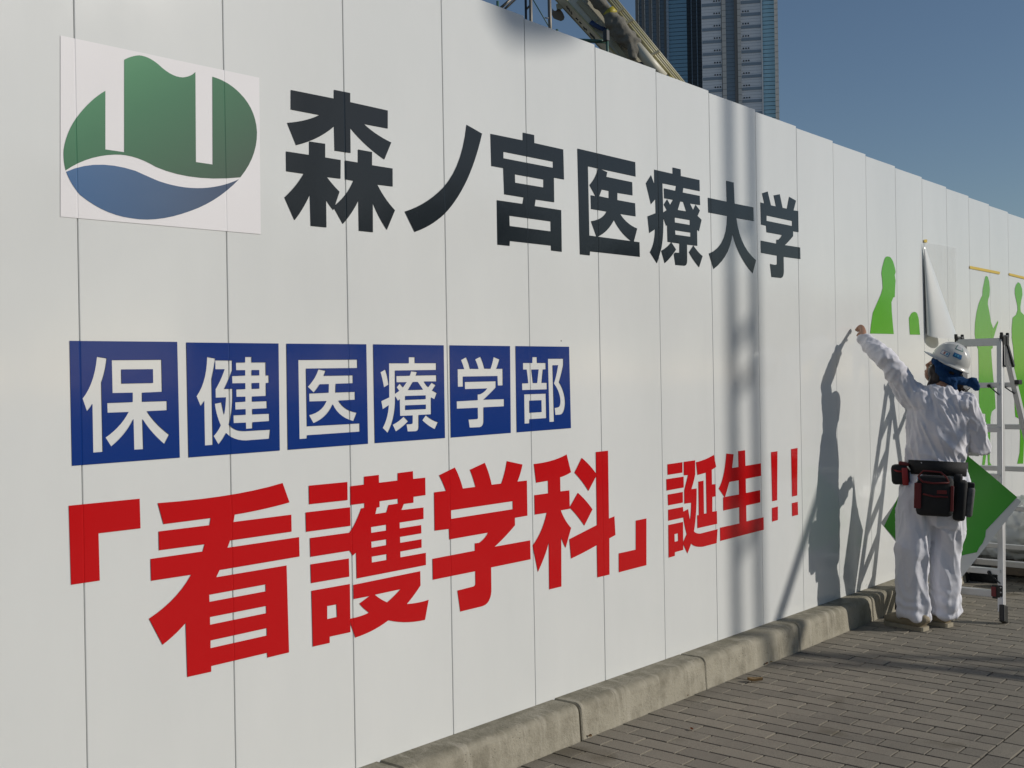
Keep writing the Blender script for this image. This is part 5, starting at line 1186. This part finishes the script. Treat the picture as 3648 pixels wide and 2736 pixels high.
# small stencilled marks on the underside flange
bm = bmesh.new()
marks = [(1180, 80, 1195, 118), (1205, 110, 1222, 150), (1235, 150, 1250, 190), (1300, 235, 1330, 265), (1345, 285, 1375, 315), (1400, 350, 1420, 385), (1425, 372, 1445, 400)]
marks += [(1485+k*13, 430+k*13, 1500+k*13, 465+k*14) for k in range(5)]
for (x0, y0, x1, y1) in marks:
    beam(bm, bp_(x0-5, y0, (.10)*KB), bp_(x1-5, y1, (.10)*KB), .016*KB, .01*KB, tdir)
bobj('stencil_mark', bm, mat('stencil_black', (.03, .03, .03), .6), boom)['kind'] = 'stuff'
prism('hose_bracket', [(1035, 55), (1075, 40), (1110, 70), (1120, 115), (1095, 130), (1070, 110), (1045, 130)], .15*KB, .22*KB, tan, boom)
prism('hose_bracket', [(985, 110), (1010, 140), (1035, 140), (1060, 110), (1095, 125), (1130, 175), (1148, 225), (1135, 262), (1100, 278), (1050, 262), (1000, 240), (980, 190)], .2*KB, .27*KB, mat('rusty_plate', (.20, .165, .125), .7, var=.2, vscale=8), boom)

scaf_steel = mat('scaffold_steel', (.19, .175, .15), .5, metal=.4, var=.3, vscale=10)
scaf_green = mat('scaffold_green_paint', (.05, .12, .095), .5, var=.3, vscale=10)
scaf_dark = mat('scaffold_dark', (.03, .032, .035), .5)
scaf = empty('scaffold', tuple(bp_(700, 400, -6)), 'steel scaffold tubes sticking up behind the hoarding left of the boom', 'scaffold')
def stube(x0, y0, x1, y1, r_, material, dd=-6, name='scaffold_tube'):
    bm = bmesh.new(); tube(bm, [bp_(x0, y0, dd), bp_(x1, y1, dd)], r_, 12); bobj(name, bm, material, scaf, True)
stube(268, 15, 276, 900, .024, scaf_green)
stube(452, -18, 225, 175, .026, scaf_steel, -5.90)
stube(520, -28, 300, 175, .022, scaf_steel, -5.80)
stube(632, -300, 652, 900, .022, scaf_dark)
stube(698, -300, 714, 900, .030, scaf_steel, -6.05)
stube(650, 118, 694, 72, .018, scaf_steel)
stube(700, -60, 990, 430, .010, scaf_green, -5.70, 'brace_rod')
stube(940, -300, 972, 900, .034, scaf_steel, -5.90)
stube(885, 235, 940, 238, .010, scaf_steel)
stube(1049, 385, 1052, 900, .022, scaf_green)
stube(1300, 530, 1712, 548, .034, scaf_green, -6.10)
stube(1703, 385, 1722, 1100, .024, scaf_green, -6.20)
bm = bmesh.new(); box(bm, bp_(1695, 470, -6.20), (.09, .09, .2), None, .015); bobj('tube_clamp', bm, scaf_dark, scaf)

# ------------------------------------------------------------------ lattice sign mast that throws the blurred shadow (beside the road)
galv = mat('mast_galvanised', (.33, .34, .34), .45, metal=.5, var=.1)
D = 13.0
sx = math.tan(R(31))
th = math.tan(SUN_EL)/math.cos(R(31))            # rise per metre of y
def shad(u, z, y):
    """point at distance y from the hoarding whose shadow falls on (u,z)"""
    return Vector((u+sx*y, -y, z+th*y))
mast = empty('lattice_mast', (3.83+sx*D, -D, -.4), 'twin-tube lattice sign mast on the far side of the pavement', 'mast')
legs = []
for u in (3.70, 3.955):
    bm = bmesh.new()
    p = shad(u, 0, D)
    tube(bm, [Vector((p.x, p.y, -.4)), Vector((p.x, p.y, 11))], .050, 14); bobj('mast_tube', bm, galv, mast, True)
    legs.append(p)
for z in (.35, 1.22, 1.48, 2.05, 2.9):
    bm = bmesh.new()
    a, b = shad(3.70, z, D), shad(3.955, z+.12, D)
    tube(bm, [a, b], .040, 10); bobj('lattice_bar', bm, galv, mast, True)
bm = bmesh.new()
a, b = shad(3.4, 3.15, D), shad(1.9, 3.15, D)
tube(bm, [a+Vector((.4, 0, 0)), b], .05, 12); bobj('sign_arm', bm, galv, mast, True)
bm = bmesh.new()
v = [shad(1.80, 2.82, D), shad(1.92, 2.72, D), shad(2.15, 2.75, D), shad(2.38, 2.83, D), shad(2.40, 2.95, D), shad(1.82, 2.95, D)]  # unseen board, outline shaped to cast the smudge at the hoarding top
fr1 = [bm.verts.new(p) for p in v]; fr2 = [bm.verts.new(p+Vector((0, -.05, 0))) for p in v]
bm.faces.new(fr1); bm.faces.new(fr2[::-1])
for i in range(len(v)): bm.faces.new((fr1[i], fr2[i], fr2[(i+1) % len(v)], fr1[(i+1) % len(v)]))
bobj('shadow_board', bm, galv, mast)
stay = bmesh.new()
y2 = 6.2
tube(stay, [shad(2.58, -2.0, y2), shad(4.20, -.05, y2), shad(4.50, .31, y2), shad(4.75, .61, y2)], .045, 10)
tag(bobj('leaning_pole', stay, galv, None, True), 'slanted steel stay pole beside the road', 'pole')

# ------------------------------------------------------------------ row of trees across the road (seen in the panels as reflections)
leaf_m = mat('tree_leaves', (.035, .055, .018), .6, var=.4, vscale=2)
bark_m = mat('tree_bark', (.09, .07, .05), .9, var=.3, vscale=8)
def tree_meshes(seed):
    rnd = random.Random(seed)
    bm = bmesh.new()
    tube(bm, [(0, 0, 0), (.05, .02, 1.2), (.0, .05, 2.6), (.1, 0, 4.0)], [.16, .12, .09, .04], 8)
    for k in range(6):
        a = rnd.uniform(0, 6.28); z = rnd.uniform(1.6, 3.2)
        tube(bm, [(0, 0, z), (math.cos(a)*.7, math.sin(a)*.7, z+.7), (math.cos(a)*1.3, math.sin(a)*1.3, z+1.5)], [.06, .04, .015], 6)
    t_ = bpy.data.meshes.new('tree_trunk'); bm.to_mesh(t_); bm.free(); t_.materials.append(bark_m)
    cl = [(Vector((rnd.gauss(0, .9), rnd.gauss(0, .9), rnd.uniform(2.3, 5.6))), rnd.uniform(.6, 1.15)) for _ in range(16)]
    vs, fs = [], []
    for c, r_ in cl:
        for k in range(170):
            d = Vector((rnd.gauss(0, 1), rnd.gauss(0, 1), rnd.gauss(0, 1))).normalized()*r_*rnd.uniform(.55, 1)
            p = c+d; s = rnd.uniform(.07, .14)
            n_ = Vector((rnd.gauss(0, 1), rnd.gauss(0, 1), rnd.gauss(0, 1))).normalized()
            F3 = frame(n_)
            b = len(vs)
            vs += [p+F3.col[0]*s, p+F3.col[1]*s*.6, p-F3.col[0]*s, p-F3.col[1]*s*.6]; fs.append((b, b+1, b+2, b+3))
    c_ = bpy.data.meshes.new('tree_crown'); c_.from_pydata([tuple(v) for v in vs], [], fs); c_.materials.append(leaf_m)
    return t_, c_
tms = [tree_meshes(k) for k in range(3)]
for k in range(16):
    t_, c_ = tms[k % 3]
    o = empty('street_tree', (-14+k*4.2+random.uniform(-.6, .6), -21+random.uniform(-1.5, 1.5), -.42), 'leafy street tree in the row across the road, outside the picture', 'tree', 'street trees across the road')
    o.rotation_euler.z = random.uniform(0, 6)
    s = random.uniform(.85, 1.25); o.scale = (s, s, s)
    for nm, me in (('trunk', t_), ('crown', c_)):
        q = bpy.data.objects.new(nm, me); q.parent = o; col.objects.link(q)

# ------------------------------------------------------------------ fallen leaves on the paving
def leaf(px_, py_, size, cl, label, up=.006):
    d = fwd + rg2*((px_-1824)/4013.989) - up2*((py_-1368)/4013.989)
    t = (-.1849+BS*CAM.x-CAM.z)/(d.z-BS*d.x); p = CAM+d*t
    bm = bmesh.new(); g_ = []
    a = random.uniform(0, 6); F3 = Matrix.Rotation(a, 3, 'Z')
    for i in range(7):
        t_ = i/6; w_ = size*.32*math.sin(math.pi*min(1, t_*.93+.05))**.8
        g_.append([bm.verts.new(p+F3 @ Vector(((t_-.5)*size, s*w_, up+size*.22*(abs(s)*.8)+size*.25*(t_-.5)**2))) for s in (-1, -.5, 0, .5, 1)])
    for i in range(6):
        for j in range(4): bm.faces.new((g_[i][j], g_[i][j+1], g_[i+1][j+1], g_[i+1][j]))
    bmesh.ops.solidify(bm, geom=bm.faces[:], thickness=.0006)
    tag(bobj('fallen_leaf', bm, mat('dry_leaf', cl, .7, var=.3, vscale=60), None, True), label, 'leaf', 'fallen leaves on the paving')
tanl, redl = (.42, .31, .17), (.30, .10, .05)
leaf(2092, 2628, .045, (.40, .27, .15), 'pale brown leaf tucked against a kerb joint near the bottom')
leaf(2004, 2652, .022, redl, 'dark reddish leaf at the kerb foot nearest the bottom edge')
leaf(2183, 2586, .028, (.36, .15, .07), 'orange brown leaf at the kerb foot right of the pale one')
leaf(2445, 2482, .026, (.40, .14, .07), 'orange leaf at the kerb foot just left of a joint')
leaf(2690, 2430, .075, tanl, 'long straw-coloured leaf lying flat out on the paving')
leaf(2603, 2411, .05, (.16, .10, .06), 'dark curled leaf standing against the kerb', .02)
leaf(2464, 2603, .024, (.45, .17, .07), 'single small orange leaf in the middle of the paving')
leaf(2730, 2369, .035, (.30, .14, .07), 'brown leaf scrap at the kerb foot near the lattice shadow')
leaf(2745, 2362, .02, (.42, .30, .10), 'tiny yellow leaf scrap at the kerb foot near the lattice shadow')
